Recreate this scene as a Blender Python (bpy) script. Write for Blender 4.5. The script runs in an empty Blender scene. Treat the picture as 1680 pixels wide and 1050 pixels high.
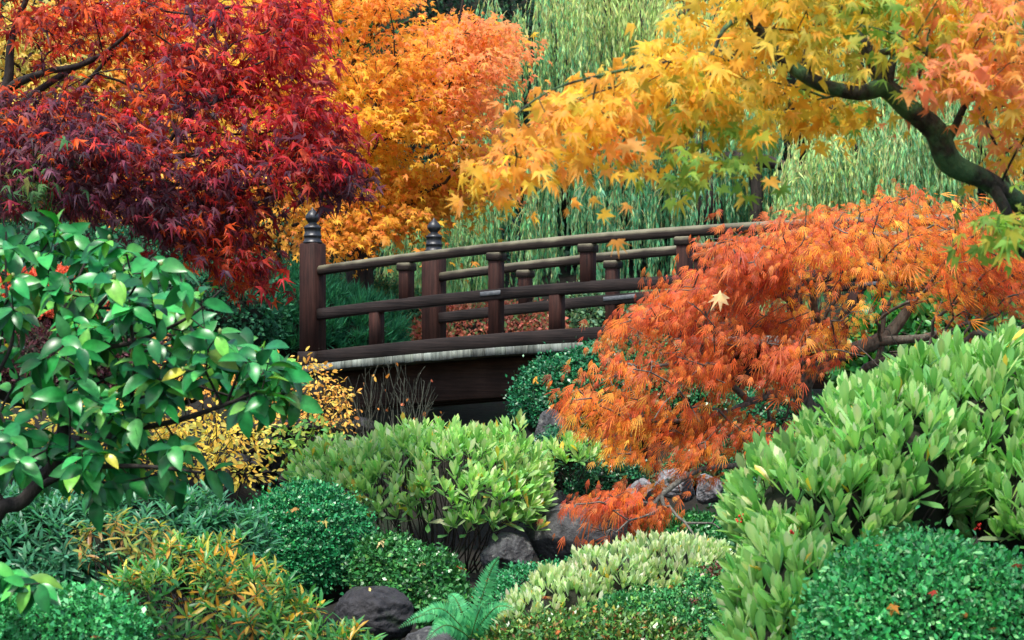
import bpy, math, random, zlib
import numpy as np

SC = bpy.context.scene
COL = SC.collection
R = math.radians
rng = np.random.default_rng(11)

# ------------------------------------------------------------------ camera
F, CZ, HY, W0 = 3196.0, 1.6, 610.0, 1680.0      # focal length in photo pixels, eye height, horizon row
cam_d = bpy.data.cameras.new('camera')
cam = bpy.data.objects.new('camera', cam_d)
COL.objects.link(cam)
cam.location = (0, 0, CZ)
cam.rotation_euler = (R(90), 0, 0)
cam_d.sensor_width = 36.0
cam_d.lens = 36.0 * F / W0
cam_d.shift_y = (HY - 525.0) / W0
cam_d.clip_end = 500
cam_d.dof.use_dof = True
cam_d.dof.focus_distance = 12.0
cam_d.dof.aperture_fstop = 9
SC.camera = cam

# ------------------------------------------------------------------ light: bright overcast
SUN_EL, SUN_AZ = 66.0, 205.0       # azimuth clockwise from +Y: behind the camera, a little to the left
world = bpy.data.worlds.new('World')
SC.world = world
world.use_nodes = True
wn = world.node_tree
bg = wn.nodes['Background']
sky = wn.nodes.new('ShaderNodeTexSky')
sky.sky_type = 'NISHITA'
sky.sun_disc = False
sky.sun_elevation = R(SUN_EL)
sky.sun_rotation = R(SUN_AZ)
sky.air_density = 1.0
sky.dust_density = 3.0
sky.ozone_density = 1.0
wn.links.new(sky.outputs[0], bg.inputs[0])
bg.inputs[1].default_value = 0.085
sun_d = bpy.data.lights.new('sun', 'SUN')
sun_d.energy = 1.5
sun_d.angle = R(10)
sun_d.color = (1.0, 0.95, 0.86)
sun = bpy.data.objects.new('sun', sun_d)
COL.objects.link(sun)
sun.rotation_euler = (R(90 - SUN_EL), 0, R(180 - SUN_AZ))
SC.view_settings.view_transform = 'Standard'
SC.view_settings.look = 'None'
SC.view_settings.exposure = 1.85
SC.view_settings.gamma = 1.0
SC.cycles.max_bounces = 5
SC.cycles.diffuse_bounces = 3
SC.cycles.glossy_bounces = 2
SC.cycles.transmission_bounces = 3
SC.cycles.use_denoising = True


# ------------------------------------------------------------------ helpers
def P(px, py, Y):
    """world point at depth Y seen at photo pixel (px, py)"""
    return np.array([(px - 840.0) / F * Y, Y, CZ + (HY - py) / F * Y])


def pix(p):
    return 840 + F * p[:, 0] / p[:, 1], HY - F * (p[:, 2] - CZ) / p[:, 1]


def unit(v):
    return v / np.maximum(np.linalg.norm(v, axis=-1, keepdims=True), 1e-9)


def noise(p, freq=1.0, seed=0):
    r = np.random.default_rng(1000 + seed)
    out = np.zeros(len(p))
    for k in range(7):
        w = r.normal(size=3)
        w = w / np.linalg.norm(w) * freq * r.uniform(.7, 1.9)
        out += np.sin(p @ w * 2 * math.pi + r.uniform(0, 6.28)) * r.uniform(.6, 1)
    return out / 3.0


def smooth(a, b, x):
    t = np.clip((x - a) / (b - a), 0, 1)
    return t * t * (3 - 2 * t)


def ground_h(x, y):
    x = np.asarray(x, float)
    y = np.asarray(y, float)
    h = 0.10 + 0.30 * smooth(7, 12, y)
    h = h - 0.35 * smooth(11.5, 13.5, y) * (1 - smooth(17.5, 20, y)) * smooth(-2.6, -1.2, x) * (1 - smooth(5.2, 6.4, x))
    h = h + 1.05 * smooth(13, 17.5, y) * (1 - smooth(-2.6, -1.3, x)) * (1 - smooth(19, 24, y))
    h = h + 1.05 * smooth(10.5, 12.5, y) * smooth(5.0, 6.4, x) * (1 - smooth(19, 24, y))
    h = h + 0.9 * smooth(18.5, 24, y) + 0.05 * np.maximum(y - 24, 0) + 0.22 * np.maximum(y - 34, 0)
    h = h + 0.05 * np.sin(x * 1.7 + y * .6) * np.sin(y * 1.3 - x * .4)
    return h


class MB:
    """collects quads with a per-vertex tint and links them as ONE mesh object"""

    def __init__(self):
        self.V, self.Q, self.C, self.n = [], [], [], 0

    def add(self, V, Q, C=None):
        V = np.asarray(V, float).reshape(-1, 3)
        Q = np.asarray(Q, int).reshape(-1, 4)
        if C is None:
            C = np.ones((len(V), 3))
        C = np.asarray(C, float)
        if C.ndim == 1:
            C = np.tile(C, (len(V), 1))
        self.V.append(V)
        self.Q.append(Q + self.n)
        self.C.append(C)
        self.n += len(V)

    def inst(self, T, pos, d, nrm, scale, col):
        """copies of leaf template T (or of several, mixed): base at pos, tip along d, face along nrm"""
        if isinstance(T, list):
            pos, d, nrm, col = np.atleast_2d(pos), np.atleast_2d(d), np.broadcast_to(nrm, np.atleast_2d(pos).shape), np.asarray(col)
            sc = np.broadcast_to(np.asarray(scale, float), (len(pos),))
            pick = rng.integers(0, len(T), len(pos))
            for i, t in enumerate(T):
                m = pick == i
                self.inst(t, pos[m], d[m], nrm[m], sc[m], col[m])
            return
        V, Q, M = T
        pos = np.atleast_2d(pos)
        n = len(pos)
        if n == 0:
            return
        d = unit(d)
        x = unit(np.cross(d, nrm))
        z = np.cross(x, d)
        s = np.broadcast_to(np.asarray(scale, float), (n,))[:, None, None]
        v = V[None]
        out = (x[:, None] * v[..., 0:1] + d[:, None] * v[..., 1:2] + z[:, None] * v[..., 2:3]) * s + pos[:, None]
        q = Q[None] + (np.arange(n) * len(V))[:, None, None]
        c = np.clip(np.asarray(col)[:, None] * M[None], 0, 1.0)
        self.add(out.reshape(-1, 3), q.reshape(-1, 4), c.reshape(-1, 3))

    def tube(self, pts, rad, sides=6, col=(1, 1, 1), cap=True):
        pts = np.asarray(pts, float)
        rad = np.broadcast_to(np.asarray(rad, float), (len(pts),))
        t = np.gradient(pts, axis=0)
        t = unit(t)
        ref = np.array([0.31, 0.2, 0.93])
        a = np.cross(t, ref)
        bad = np.linalg.norm(a, axis=1) < .2
        a[bad] = np.cross(t[bad], np.array([1.0, 0, 0]))
        a = unit(a)
        for i in range(1, len(a)):                       # parallel transport keeps the tube from twisting
            v = a[i - 1] - t[i] * (a[i - 1] @ t[i])
            nv = np.linalg.norm(v)
            if nv > 1e-6:
                a[i] = v / nv
        b = np.cross(t, a)
        ang = np.arange(sides) / sides * 2 * math.pi
        V = pts[:, None] + (a[:, None] * np.cos(ang)[None, :, None] + b[:, None] * np.sin(ang)[None, :, None]) * rad[:, None, None]
        m = len(pts)
        i, j = np.meshgrid(np.arange(m - 1), np.arange(sides), indexing='ij')
        k = (j + 1) % sides
        Q = np.stack([i * sides + j, i * sides + k, (i + 1) * sides + k, (i + 1) * sides + j], -1).reshape(-1, 4)
        self.add(V.reshape(-1, 3), Q, np.asarray(col, float))

    def box(self, c, half, ax=None, col=(1, 1, 1), bev=0.0):
        """box with chamfered edges along local axes ax (rows)"""
        ax = np.eye(3) if ax is None else np.asarray(ax, float)
        h = np.asarray(half, float)
        s = np.array([[-1, -1], [1, -1], [1, 1], [-1, 1]], float)
        if bev <= 0:
            V = np.array([[a, b_, c_] for c_ in (-1, 1) for a, b_ in s]) * h
            Q = [(0, 3, 2, 1), (4, 5, 6, 7), (0, 1, 5, 4), (1, 2, 6, 5), (2, 3, 7, 6), (3, 0, 4, 7)]
            self.add(np.asarray(c) + V @ ax, Q, np.asarray(col, float))
            return
        o = []
        for (a, b_) in s:
            o.append((a * h[0], b_ * (h[1] - bev)) if a * b_ > 0 else (a * (h[0] - bev), b_ * h[1]))
            o.append((a * (h[0] - bev), b_ * h[1]) if a * b_ > 0 else (a * h[0], b_ * (h[1] - bev)))
        o = np.array(o)
        rings = []
        for zz, sh in ((-h[2], bev), (-h[2] + bev, 0), (h[2] - bev, 0), (h[2], bev)):
            rr = o * (1 - sh / np.maximum(h[:2], 1e-6))
            rings.append(np.column_stack([rr, np.full(8, zz)]))
        V = np.concatenate(rings)
        Q = []
        for i in range(3):
            for j in range(8):
                k = (j + 1) % 8
                Q.append((i * 8 + j, i * 8 + k, i * 8 + 8 + k, i * 8 + 8 + j))
        for base, fl in ((0, True), (24, False)):
            for quad in ((0, 1, 2, 3), (0, 3, 4, 7), (4, 5, 6, 7)):
                qq = tuple(base + i for i in quad)
                Q.append(qq[::-1] if fl else qq)
        self.add(np.asarray(c) + V @ ax, Q, np.asarray(col, float))

    def lathe(self, c, prof, sides=24, col=(1, 1, 1)):
        prof = np.asarray(prof, float)
        ang = np.arange(sides) / sides * 2 * math.pi
        V = np.stack([prof[:, 0:1] * np.cos(ang), prof[:, 0:1] * np.sin(ang), np.repeat(prof[:, 1:2], sides, 1)], -1)
        m = len(prof)
        i, j = np.meshgrid(np.arange(m - 1), np.arange(sides), indexing='ij')
        k = (j + 1) % sides
        Q = np.stack([i * sides + j, i * sides + k, (i + 1) * sides + k, (i + 1) * sides + j], -1).reshape(-1, 4)
        self.add(np.asarray(c) + V.reshape(-1, 3), Q, np.asarray(col, float))

    def build(self, name, mat, parent=None, smooth_=False):
        V = np.concatenate(self.V)
        Q = np.concatenate(self.Q)
        C = np.concatenate(self.C)
        off = np.zeros(3)
        if parent is not None:
            p = parent
            while p is not None:
                off += np.array(p.location)
                p = p.parent
        me = bpy.data.meshes.new(name)
        me.vertices.add(len(V))
        me.vertices.foreach_set('co', (V - off).astype(np.float32).ravel())
        me.loops.add(Q.size)
        me.loops.foreach_set('vertex_index', Q.astype(np.int32).ravel())
        me.polygons.add(len(Q))
        me.polygons.foreach_set('loop_start', (np.arange(len(Q)) * 4).astype(np.int32))
        if smooth_:
            me.polygons.foreach_set('use_smooth', np.ones(len(Q), bool))
        at = me.color_attributes.new('tint', 'FLOAT_COLOR', 'POINT')
        at.data.foreach_set('color', np.column_stack([C, np.ones(len(C))]).astype(np.float32).ravel())
        me.update(calc_edges=True)
        me.materials.append(mat)
        o = bpy.data.objects.new(name, me)
        COL.objects.link(o)
        if parent is not None:
            o.parent = parent
        return o


def thing(name, label, cat, base, group=None):
    global rng
    rng = np.random.default_rng(zlib.crc32(label.encode()))      # every plant keeps its own look when others change
    o = bpy.data.objects.new(name, None)
    o.empty_display_size = .1
    COL.objects.link(o)
    o.location = tuple(float(v) for v in base)
    tag(o, label, cat, group)
    return o


def tag(o, label=None, cat=None, group=None, kind=None):
    if label:
        o['label'] = label
    if cat:
        o['category'] = cat
    if group:
        o['group'] = group
    if kind:
        o['kind'] = kind
    return o


# ------------------------------------------------------------------ materials
def mat_new(name):
    m = bpy.data.materials.new(name)
    m.use_nodes = True
    return m, m.node_tree.nodes, m.node_tree.links, m.node_tree.nodes['Principled BSDF']


def leaf_mat(name, rough=.5, trans=.35, spec=.35, mottle=.25, mscale=60.0, tboost=(1.25, 1.2, .8)):
    m, N, L, b = mat_new(name)
    at = N.new('ShaderNodeAttribute')
    at.attribute_name = 'tint'
    tc = N.new('ShaderNodeTexCoord')
    nz = N.new('ShaderNodeTexNoise')
    nz.inputs['Scale'].default_value = mscale
    nz.inputs['Detail'].default_value = 3
    L.new(tc.outputs['Object'], nz.inputs['Vector'])
    mr = N.new('ShaderNodeMapRange')
    mr.inputs['From Min'].default_value = .3
    mr.inputs['From Max'].default_value = .7
    mr.inputs['To Min'].default_value = 1 - mottle
    mr.inputs['To Max'].default_value = 1 + mottle
    L.new(nz.outputs['Fac'], mr.inputs['Value'])
    mx = N.new('ShaderNodeMix')
    mx.data_type = 'RGBA'
    mx.blend_type = 'MULTIPLY'
    mx.inputs['Factor'].default_value = 1
    L.new(at.outputs['Color'], mx.inputs['A'])
    L.new(mr.outputs['Result'], mx.inputs['B'])
    L.new(mx.outputs['Result'], b.inputs['Base Color'])
    b.inputs['Roughness'].default_value = rough
    b.inputs['Specular IOR Level'].default_value = spec
    tr = N.new('ShaderNodeBsdfTranslucent')
    m2 = N.new('ShaderNodeMix')
    m2.data_type = 'RGBA'
    m2.blend_type = 'MULTIPLY'
    m2.inputs['Factor'].default_value = 1
    m2.inputs['B'].default_value = (*tboost, 1)
    L.new(mx.outputs['Result'], m2.inputs['A'])
    L.new(m2.outputs['Result'], tr.inputs['Color'])
    ms = N.new('ShaderNodeMixShader')
    ms.inputs[0].default_value = trans
    L.new(b.outputs[0], ms.inputs[1])
    L.new(tr.outputs[0], ms.inputs[2])
    L.new(ms.outputs[0], N['Material Output'].inputs['Surface'])
    return m


def surf_mat(name, c1, c2, scale=(6, 6, 6), rough=.8, bump=.3, c3=None, spec=.3, detail=6, bscale=None, use_tint=True):
    """two-colour noise surface with bump; c3 = blotches (moss, lichen)"""
    m, N, L, b = mat_new(name)
    tc = N.new('ShaderNodeTexCoord')
    mp = N.new('ShaderNodeMapping')
    mp.inputs['Scale'].default_value = scale
    L.new(tc.outputs['Object'], mp.inputs['Vector'])
    nz = N.new('ShaderNodeTexNoise')
    nz.inputs['Scale'].default_value = 1
    nz.inputs['Detail'].default_value = detail
    nz.inputs['Roughness'].default_value = .65
    L.new(mp.outputs[0], nz.inputs['Vector'])
    cr = N.new('ShaderNodeValToRGB')
    cr.color_ramp.elements[0].position = .32
    cr.color_ramp.elements[1].position = .7
    cr.color_ramp.elements[0].color = (*c1, 1)
    cr.color_ramp.elements[1].color = (*c2, 1)
    L.new(nz.outputs['Fac'], cr.inputs[0])
    out = cr.outputs[0]
    if c3 is not None:
        n2 = N.new('ShaderNodeTexNoise')
        n2.inputs['Scale'].default_value = c3[1]
        n2.inputs['Detail'].default_value = 5
        L.new(tc.outputs['Object'], n2.inputs['Vector'])
        r2 = N.new('ShaderNodeValToRGB')
        r2.color_ramp.elements[0].position = c3[2]
        r2.color_ramp.elements[1].position = c3[2] + .12
        L.new(n2.outputs['Fac'], r2.inputs[0])
        mx = N.new('ShaderNodeMix')
        mx.data_type = 'RGBA'
        L.new(r2.outputs[0], mx.inputs['Factor'])
        L.new(out, mx.inputs['A'])
        mx.inputs['B'].default_value = (*c3[0], 1)
        out = mx.outputs['Result']
    if use_tint:
        at = N.new('ShaderNodeAttribute')
        at.attribute_name = 'tint'
        m3 = N.new('ShaderNodeMix')
        m3.data_type = 'RGBA'
        m3.blend_type = 'MULTIPLY'
        m3.inputs['Factor'].default_value = 1
        L.new(out, m3.inputs['A'])
        L.new(at.outputs['Color'], m3.inputs['B'])
        out = m3.outputs['Result']
    L.new(out, b.inputs['Base Color'])
    b.inputs['Roughness'].default_value = rough
    b.inputs['Specular IOR Level'].default_value = spec
    bp = N.new('ShaderNodeBump')
    bp.inputs['Strength'].default_value = bump
    bp.inputs['Distance'].default_value = .03
    L.new(nz.outputs['Fac'], bp.inputs['Height'])
    L.new(bp.outputs[0], b.inputs['Normal'])
    return m


M_MAPLE = leaf_mat('maple_leaf', .5, .5, .3)
M_GOLD = leaf_mat('gold_leaf', .5, .6, .25, .1, 40, tboost=(1.08, 1.15, .9))
M_SATIN = leaf_mat('satin_leaf', .36, .42, .5, .05, 12, tboost=(.95, 1.15, .6))
M_GLOSS = leaf_mat('glossy_leaf', .30, .2, .32, .25, 40, tboost=(1.8, 1.4, .4))
M_SMALL = leaf_mat('small_leaf', .34, .10, .5, .12, 20)
M_DULL = leaf_mat('dull_leaf', .6, .35, .2, .2, 8)
M_BARK = surf_mat('bark', (.012, .010, .009), (.055, .045, .038), (30, 30, 8), .85, .6)
M_MOSSBARK = surf_mat('mossy_bark', (.008, .007, .006), (.055, .055, .04), (40, 40, 18), .75, 1.0, ((.06, .15, .06), 10, .45))
M_GREYBARK = surf_mat('grey_bark', (.045, .045, .038), (.20, .20, .165), (40, 40, 14), .85, .5)
M_OLIVETWIG = surf_mat('olive_twig', (.03, .035, .025), (.10, .11, .08), (40, 40, 14), .8, .3)
M_CORE = surf_mat('core_shade', (.006, .008, .005), (.02, .022, .012), (12, 12, 12), .9, .5)  # near-black hull colour standing in for the shade inside crowns
M_ROCK = surf_mat('rock', (.02, .021, .023), (.10, .105, .11), (16, 16, 16), .9, 1.0, ((.16, .165, .155), 22, .6))
M_DARKROCK = surf_mat('dark_rock', (.010, .010, .012), (.045, .045, .05), (18, 18, 18), .7, 1.0, ((.025, .045, .015), 7, .56))
M_PALEROCK = surf_mat('pale_rock', (.08, .085, .095), (.36, .37, .39), (24, 24, 24), .9, 1.0, ((.03, .04, .03), 16, .55))
M_GROUND = surf_mat('ground', (.004, .0035, .0025), (.014, .012, .007), (9, 9, 9), .95, .8, ((.006, .016, .005), 2.2, .5))
M_PLAIN = leaf_mat('fallen_leaf', .6, .3, .25, .15, 30)


# ------------------------------------------------------------------ leaf templates (verts, quads, per-vertex tint)
def T_palmate(lobes=7, span=118, sinus=.36, droop=.22, lens=None, warp=0, seed=0):
    ang = np.radians(np.linspace(-span, span, lobes))
    t = np.abs(np.linspace(-1, 1, lobes))
    ln = 1.0 - .5 * t ** 1.7 if lens is None else np.array(lens)
    V = [(0, 0, .0)]
    half = R(span) / (lobes - 1)
    sa = np.concatenate([ang - half, [ang[-1] + half]])
    sr = np.array([sinus * (1 - .45 * abs(2 * i / lobes - 1) ** 2) for i in range(lobes + 1)])
    sr[0] = sr[-1] = .13
    for a, r in zip(sa, sr):
        V.append((math.sin(a) * r, math.cos(a) * r, .02))
    for a, r in zip(ang, ln):
        V.append((math.sin(a) * r, math.cos(a) * r, -droop * r * r))
    Q = [(0, 1 + i, 2 + lobes + i, 2 + i) for i in range(lobes)]
    M = np.ones((len(V), 3))
    M[0] = (1.1, 1.05, .9)
    V = np.array(V)
    if warp:
        q = np.random.default_rng(seed)
        V[1:] += q.normal(0, warp, (len(V) - 1, 3)) * np.array([1, 1, 1.3])
        V[:, 2] += V[:, 0] * q.normal(0, .25) - V[:, 0] ** 2 * q.uniform(0, .5)
        M[2 + lobes:] *= q.uniform(.8, 1.15, (lobes, 1))
    return V, np.array(Q), M


def T_leaf(width=.45, rows=5, fold=.12, curve=.18, peak=.5, mid=(1.15, 1.12, 1.0), tip=(1, 1, 1), pw=.8):
    V, M = [], []
    for i in range(rows):
        y = i / (rows - 1)
        u = y ** (math.log(.5) / math.log(peak))
        w = width * .5 * max(math.sin(math.pi * u), .05 if i == 0 else .0) ** pw
        zz = -curve * y * y
        mt = np.array(tip) * y + (1 - y)
        V += [(-w, y, zz + fold * w * 2), (0, y, zz), (w, y, zz + fold * w * 2)]
        M += [mt, mt * np.array(mid), mt]
    Q = []
    for i in range(rows - 1):
        a = i * 3
        Q += [(a, a + 1, a + 4, a + 3), (a + 1, a + 2, a + 5, a + 4)]
    return np.array(V), np.array(Q), np.array(M)


def T_kite(width=.4, peak=.45, bend=.08):
    return (np.array([(0, 0, 0), (-width / 2, peak, bend), (0, 1, -bend), (width / 2, peak, bend)]),
            np.array([(0, 1, 2, 3)]), np.ones((4, 3)))


def T_lace(lobes=7, span=80, width=.075, droop=.55):
    V, Q = [], []
    for i, a in enumerate(np.radians(np.linspace(-span, span, lobes))):
        t = abs(2 * i / (lobes - 1) - 1)
        ln = 1 - .4 * t
        dx, dy = math.sin(a), math.cos(a)
        n0 = len(V)
        def pt(u, s):
            b = ln * u
            return (dx * b + dy * s * width, dy * b - dx * s * width, -droop * b * b)
        V += [pt(0, 0), pt(.38, -.5), pt(.38, .5), pt(.72, -.42), pt(.72, .42), pt(1, 0)]
        Q += [(n0, n0 + 1, n0 + 2, n0), (n0 + 1, n0 + 3, n0 + 4, n0 + 2), (n0 + 3, n0 + 5, n0 + 5, n0 + 4)]
        Q[-3] = (n0, n0 + 1, n0 + 3, n0 + 2)
        Q[-2] = (n0 + 2, n0 + 3, n0 + 5, n0 + 4)
        Q.pop()
    return np.array(V), np.array(Q), np.ones((len(V), 3))


T_MAPLE = [T_palmate(7, 116, .36, .3, None, .05, 1), T_palmate(7, 108, .33, .5, None, .06, 2), T_palmate(7, 122, .38, .15, None, .05, 3), T_palmate(5, 96, .36, .6, None, .07, 4), T_palmate(7, 90, .30, .45, None, .06, 5)]
T_MAPLE5 = [T_palmate(5, 100, .36, .2, None, .06, 6), T_palmate(5, 85, .34, .5, None, .07, 7), T_palmate(5, 105, .4, .35, None, .06, 8)]
T_CAM = T_leaf(.52, 7, .15, .38, .46, (1.35, 1.3, 1.2))
T_SKIM = T_leaf(.29, 6, .16, -.08, .66, (1.3, 1.12, 1.1), (1.5, 1.25, 1.5), .65)  # whitish tip tint, here and in the next, paints leaf highlights
T_SKIM2 = T_leaf(.31, 5, .16, -.04, .66, (1.3, 1.12, 1.1), (1.5, 1.25, 1.5), .65)
T_NARROW = T_leaf(.22, 4, .14, .22, .5, (1.2, 1.2, 1.1))
T_OVAL = T_leaf(.5, 4, .1, .12, .5)
T_SMALL = T_kite(.62, .5, .1)
T_DIAMOND = T_kite(.5, .45, .1)
T_WILLOW = T_kite(.20, .4, .02)
T_NEEDLE = T_kite(.05, .4, .0)
T_LACE = [T_lace(5, 32, .05, .45), T_lace(5, 24, .055, .7), T_lace(7, 44, .045, .3), T_lace(3, 16, .06, .2)]


def pal(n, colors, jit=.16, mix=.35):
    """n leaf colours drawn from [(r,g,b,weight)...]"""
    c = np.array([k[:3] for k in colors], float)
    w = np.array([k[3] for k in colors], float)
    w /= w.sum()
    i = rng.choice(len(c), n, p=w)
    j = rng.choice(len(c), n, p=w)
    u = rng.uniform(0, mix, (n, 1))
    o = c[i] * (1 - u) + c[j] * u
    return o * np.exp(rng.normal(0, jit, (n, 1))) * np.exp(rng.normal(0, jit * .35, (n, 3)))


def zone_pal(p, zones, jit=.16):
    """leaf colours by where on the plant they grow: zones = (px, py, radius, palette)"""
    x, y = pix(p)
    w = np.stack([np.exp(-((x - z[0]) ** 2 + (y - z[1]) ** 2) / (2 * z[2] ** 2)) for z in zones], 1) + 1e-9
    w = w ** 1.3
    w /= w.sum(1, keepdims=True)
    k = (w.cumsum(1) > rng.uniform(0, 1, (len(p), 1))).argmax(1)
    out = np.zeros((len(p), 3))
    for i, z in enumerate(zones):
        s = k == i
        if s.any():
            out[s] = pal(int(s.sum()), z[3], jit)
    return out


# ------------------------------------------------------------------ shapes to grow plants in
class Ell:
    """ellipsoid body of a shrub, given by where it stands: px, py, depth, half width and height in px, half depth in m"""

    def __init__(s, px, py, Y, rx, rz, ry=None):
        s.c = P(px, py, Y)
        s.r = np.array([rx / F * Y, 0, rz / F * Y])
        s.r[1] = ry if ry else s.r[0]

    def hit(s, px, py, lift=0.0):
        o = np.array([0, 0, CZ])
        d = P(px, py, 1.0) - o
        q, e = (o - s.c) / s.r, d / s.r
        a, b, c = e @ e, 2 * q @ e, q @ q - 1
        t = (-b - math.sqrt(max(b * b - 4 * a * c, 0))) / (2 * a)
        p = o + d * t
        n = (p - s.c) / s.r ** 2
        n /= np.linalg.norm(n)
        return p + n * lift, n


def shell(ells, n, bump=.08, bf=1.2, depth=.1, zmin=-.35, seed=0, back=.35):
    """points near the outer surface of a group of ellipsoids, with outward normals"""
    area = np.array([e.r[0] * e.r[2] + e.r[0] * e.r[1] + e.r[1] * e.r[2] for e in ells])
    area /= area.sum()
    PP, NN, DD = [], [], []
    for k, e in enumerate(ells):
        m = int(n * area[k])
        d = unit(rng.normal(size=(m * 3, 3)))
        d = d[d[:, 2] > zmin]
        d = d[(d[:, 1] < .25) | (rng.uniform(size=len(d)) < back)][:m]
        q_ = d * e.r.max() * 2 + e.c * .7
        f = 1 + bump * noise(q_, bf / e.r.max(), seed) + bump * .5 * noise(q_, 2.7 * bf / e.r.max(), seed + 3)
        dep = np.minimum(rng.exponential(depth, len(d)), .6)
        dep = np.where(rng.uniform(size=len(d)) < .08, -rng.exponential(.045, len(d)), dep)
        f = f * (1 - dep)
        p = e.c + d * e.r * f[:, None]
        nn = unit(d / e.r)
        ok = np.ones(len(p), bool)
        for j, o in enumerate(ells):
            if j != k:
                ok &= (((p - o.c) / o.r) ** 2).sum(1) > .8
        PP.append(p[ok])
        NN.append(nn[ok])
        DD.append(dep[ok])
    return np.concatenate(PP), np.concatenate(NN), np.concatenate(DD)


def core(ells, k=.82, seed=0):  # solid dark hull added inside a crown to block light and see-through
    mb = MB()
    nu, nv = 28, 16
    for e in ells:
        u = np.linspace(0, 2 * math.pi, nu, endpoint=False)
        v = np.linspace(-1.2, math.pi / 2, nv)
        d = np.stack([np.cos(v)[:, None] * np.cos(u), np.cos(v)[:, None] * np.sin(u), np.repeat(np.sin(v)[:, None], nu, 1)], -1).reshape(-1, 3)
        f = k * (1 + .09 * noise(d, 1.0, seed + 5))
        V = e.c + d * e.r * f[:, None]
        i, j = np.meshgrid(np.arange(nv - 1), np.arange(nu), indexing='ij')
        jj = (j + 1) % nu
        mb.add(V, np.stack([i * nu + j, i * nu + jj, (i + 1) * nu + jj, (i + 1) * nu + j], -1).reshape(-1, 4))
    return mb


def base_of(ells):
    c = np.mean([e.c for e in ells], 0)
    return np.array([c[0], c[1], float(ground_h(c[0], c[1]))])


def stem_fan(ells, base, n=14, r=.008, up=.6, sides=5):
    mb = MB()
    for i in range(n):
        e = ells[rng.integers(len(ells))]
        d = unit(rng.normal(size=3) * np.array([1, 1, .6]) + np.array([0, -.3, up]))
        end = e.c + d * e.r * .8
        b = np.array([e.c[0] * .6 + base[0] * .4, e.c[1] * .6 + base[1] * .4, 0]) + np.append(rng.normal(0, .05, 2), 0)
        b[2] = float(ground_h(b[0], b[1])) - .03
        mid = b * .45 + end * .55 + np.array([0, 0, -.05]) + rng.normal(0, .03, 3)
        pts = catmull([b, b * .7 + mid * .3 + rng.normal(0, .015, 3), mid, end], 4)
        mb.tube(pts, np.linspace(r, r * .35, len(pts)), sides)
    return mb


def catmull(pts, k=5):
    p = np.asarray(pts, float)
    p = np.vstack([2 * p[0] - p[1], p, 2 * p[-1] - p[-2]])
    out = []
    for i in range(1, len(p) - 2):
        for t in np.linspace(0, 1, k, endpoint=False):
            a, b, c, d = p[i - 1], p[i], p[i + 1], p[i + 2]
            out.append(.5 * (2 * b + (c - a) * t + (2 * a - 5 * b + 4 * c - d) * t * t + (3 * b - a - 3 * c + d) * t ** 3))
    out.append(p[-2])
    return np.array(out)


def in_poly(x, y, poly):
    poly = np.asarray(poly, float)
    ins = np.zeros(len(x), bool)
    j = len(poly) - 1
    for i in range(len(poly)):
        xi, yi = poly[i]
        xj, yj = poly[j]
        ins ^= ((yi > y) != (yj > y)) & (x < (xj - xi) * (y - yi) / (yj - yi + 1e-12) + xi)
        j = i
    return ins


def poly_points(poly, n, Y0, Y1, gap=None, seed=0):
    """n points in a crown given by its outline and depth range; gap = (frequency, threshold) leaves holes"""
    poly = np.asarray(poly, float)
    lo, hi = poly.min(0), poly.max(0)
    out = np.zeros((0, 3))
    while len(out) < n:
        x = rng.uniform(lo[0], hi[0], n * 3)
        y = rng.uniform(lo[1], hi[1], n * 3)
        Y = rng.uniform(Y0, Y1, n * 3)
        k = in_poly(x, y, poly)
        p = np.column_stack([(x - 840) / F * Y, Y, CZ + (HY - y) / F * Y])[k]
        if gap:
            p = p[noise(p * np.array([1, .5, 1.8]), gap[0], seed) > gap[1]]
        out = np.vstack([out, p])
    return out[:n]


def bough_points(boughs, sig, seed=0):
    """points strung along layered boughs: each = (polyline px, count, near depth, far depth); the spread hangs a little below the line"""
    out = []
    for ln, n, Y0, Y1 in boughs:
        c = catmull(np.array([(a, b, 0) for a, b in ln], float), 10)[:, :2]
        u = rng.uniform(0, len(c) - 1.01, n)
        i = u.astype(int)
        f = (u - i)[:, None]
        q = c[i] * (1 - f) + c[i + 1] * f
        q = q + rng.normal(0, 1, (n, 2)) * np.array([sig * 1.2, sig])
        Y = rng.uniform(Y0, Y1, n)
        out.append(np.column_stack([(q[:, 0] - 840) / F * Y, Y, CZ + (HY - q[:, 1]) / F * Y]))
    return np.vstack(out)


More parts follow.
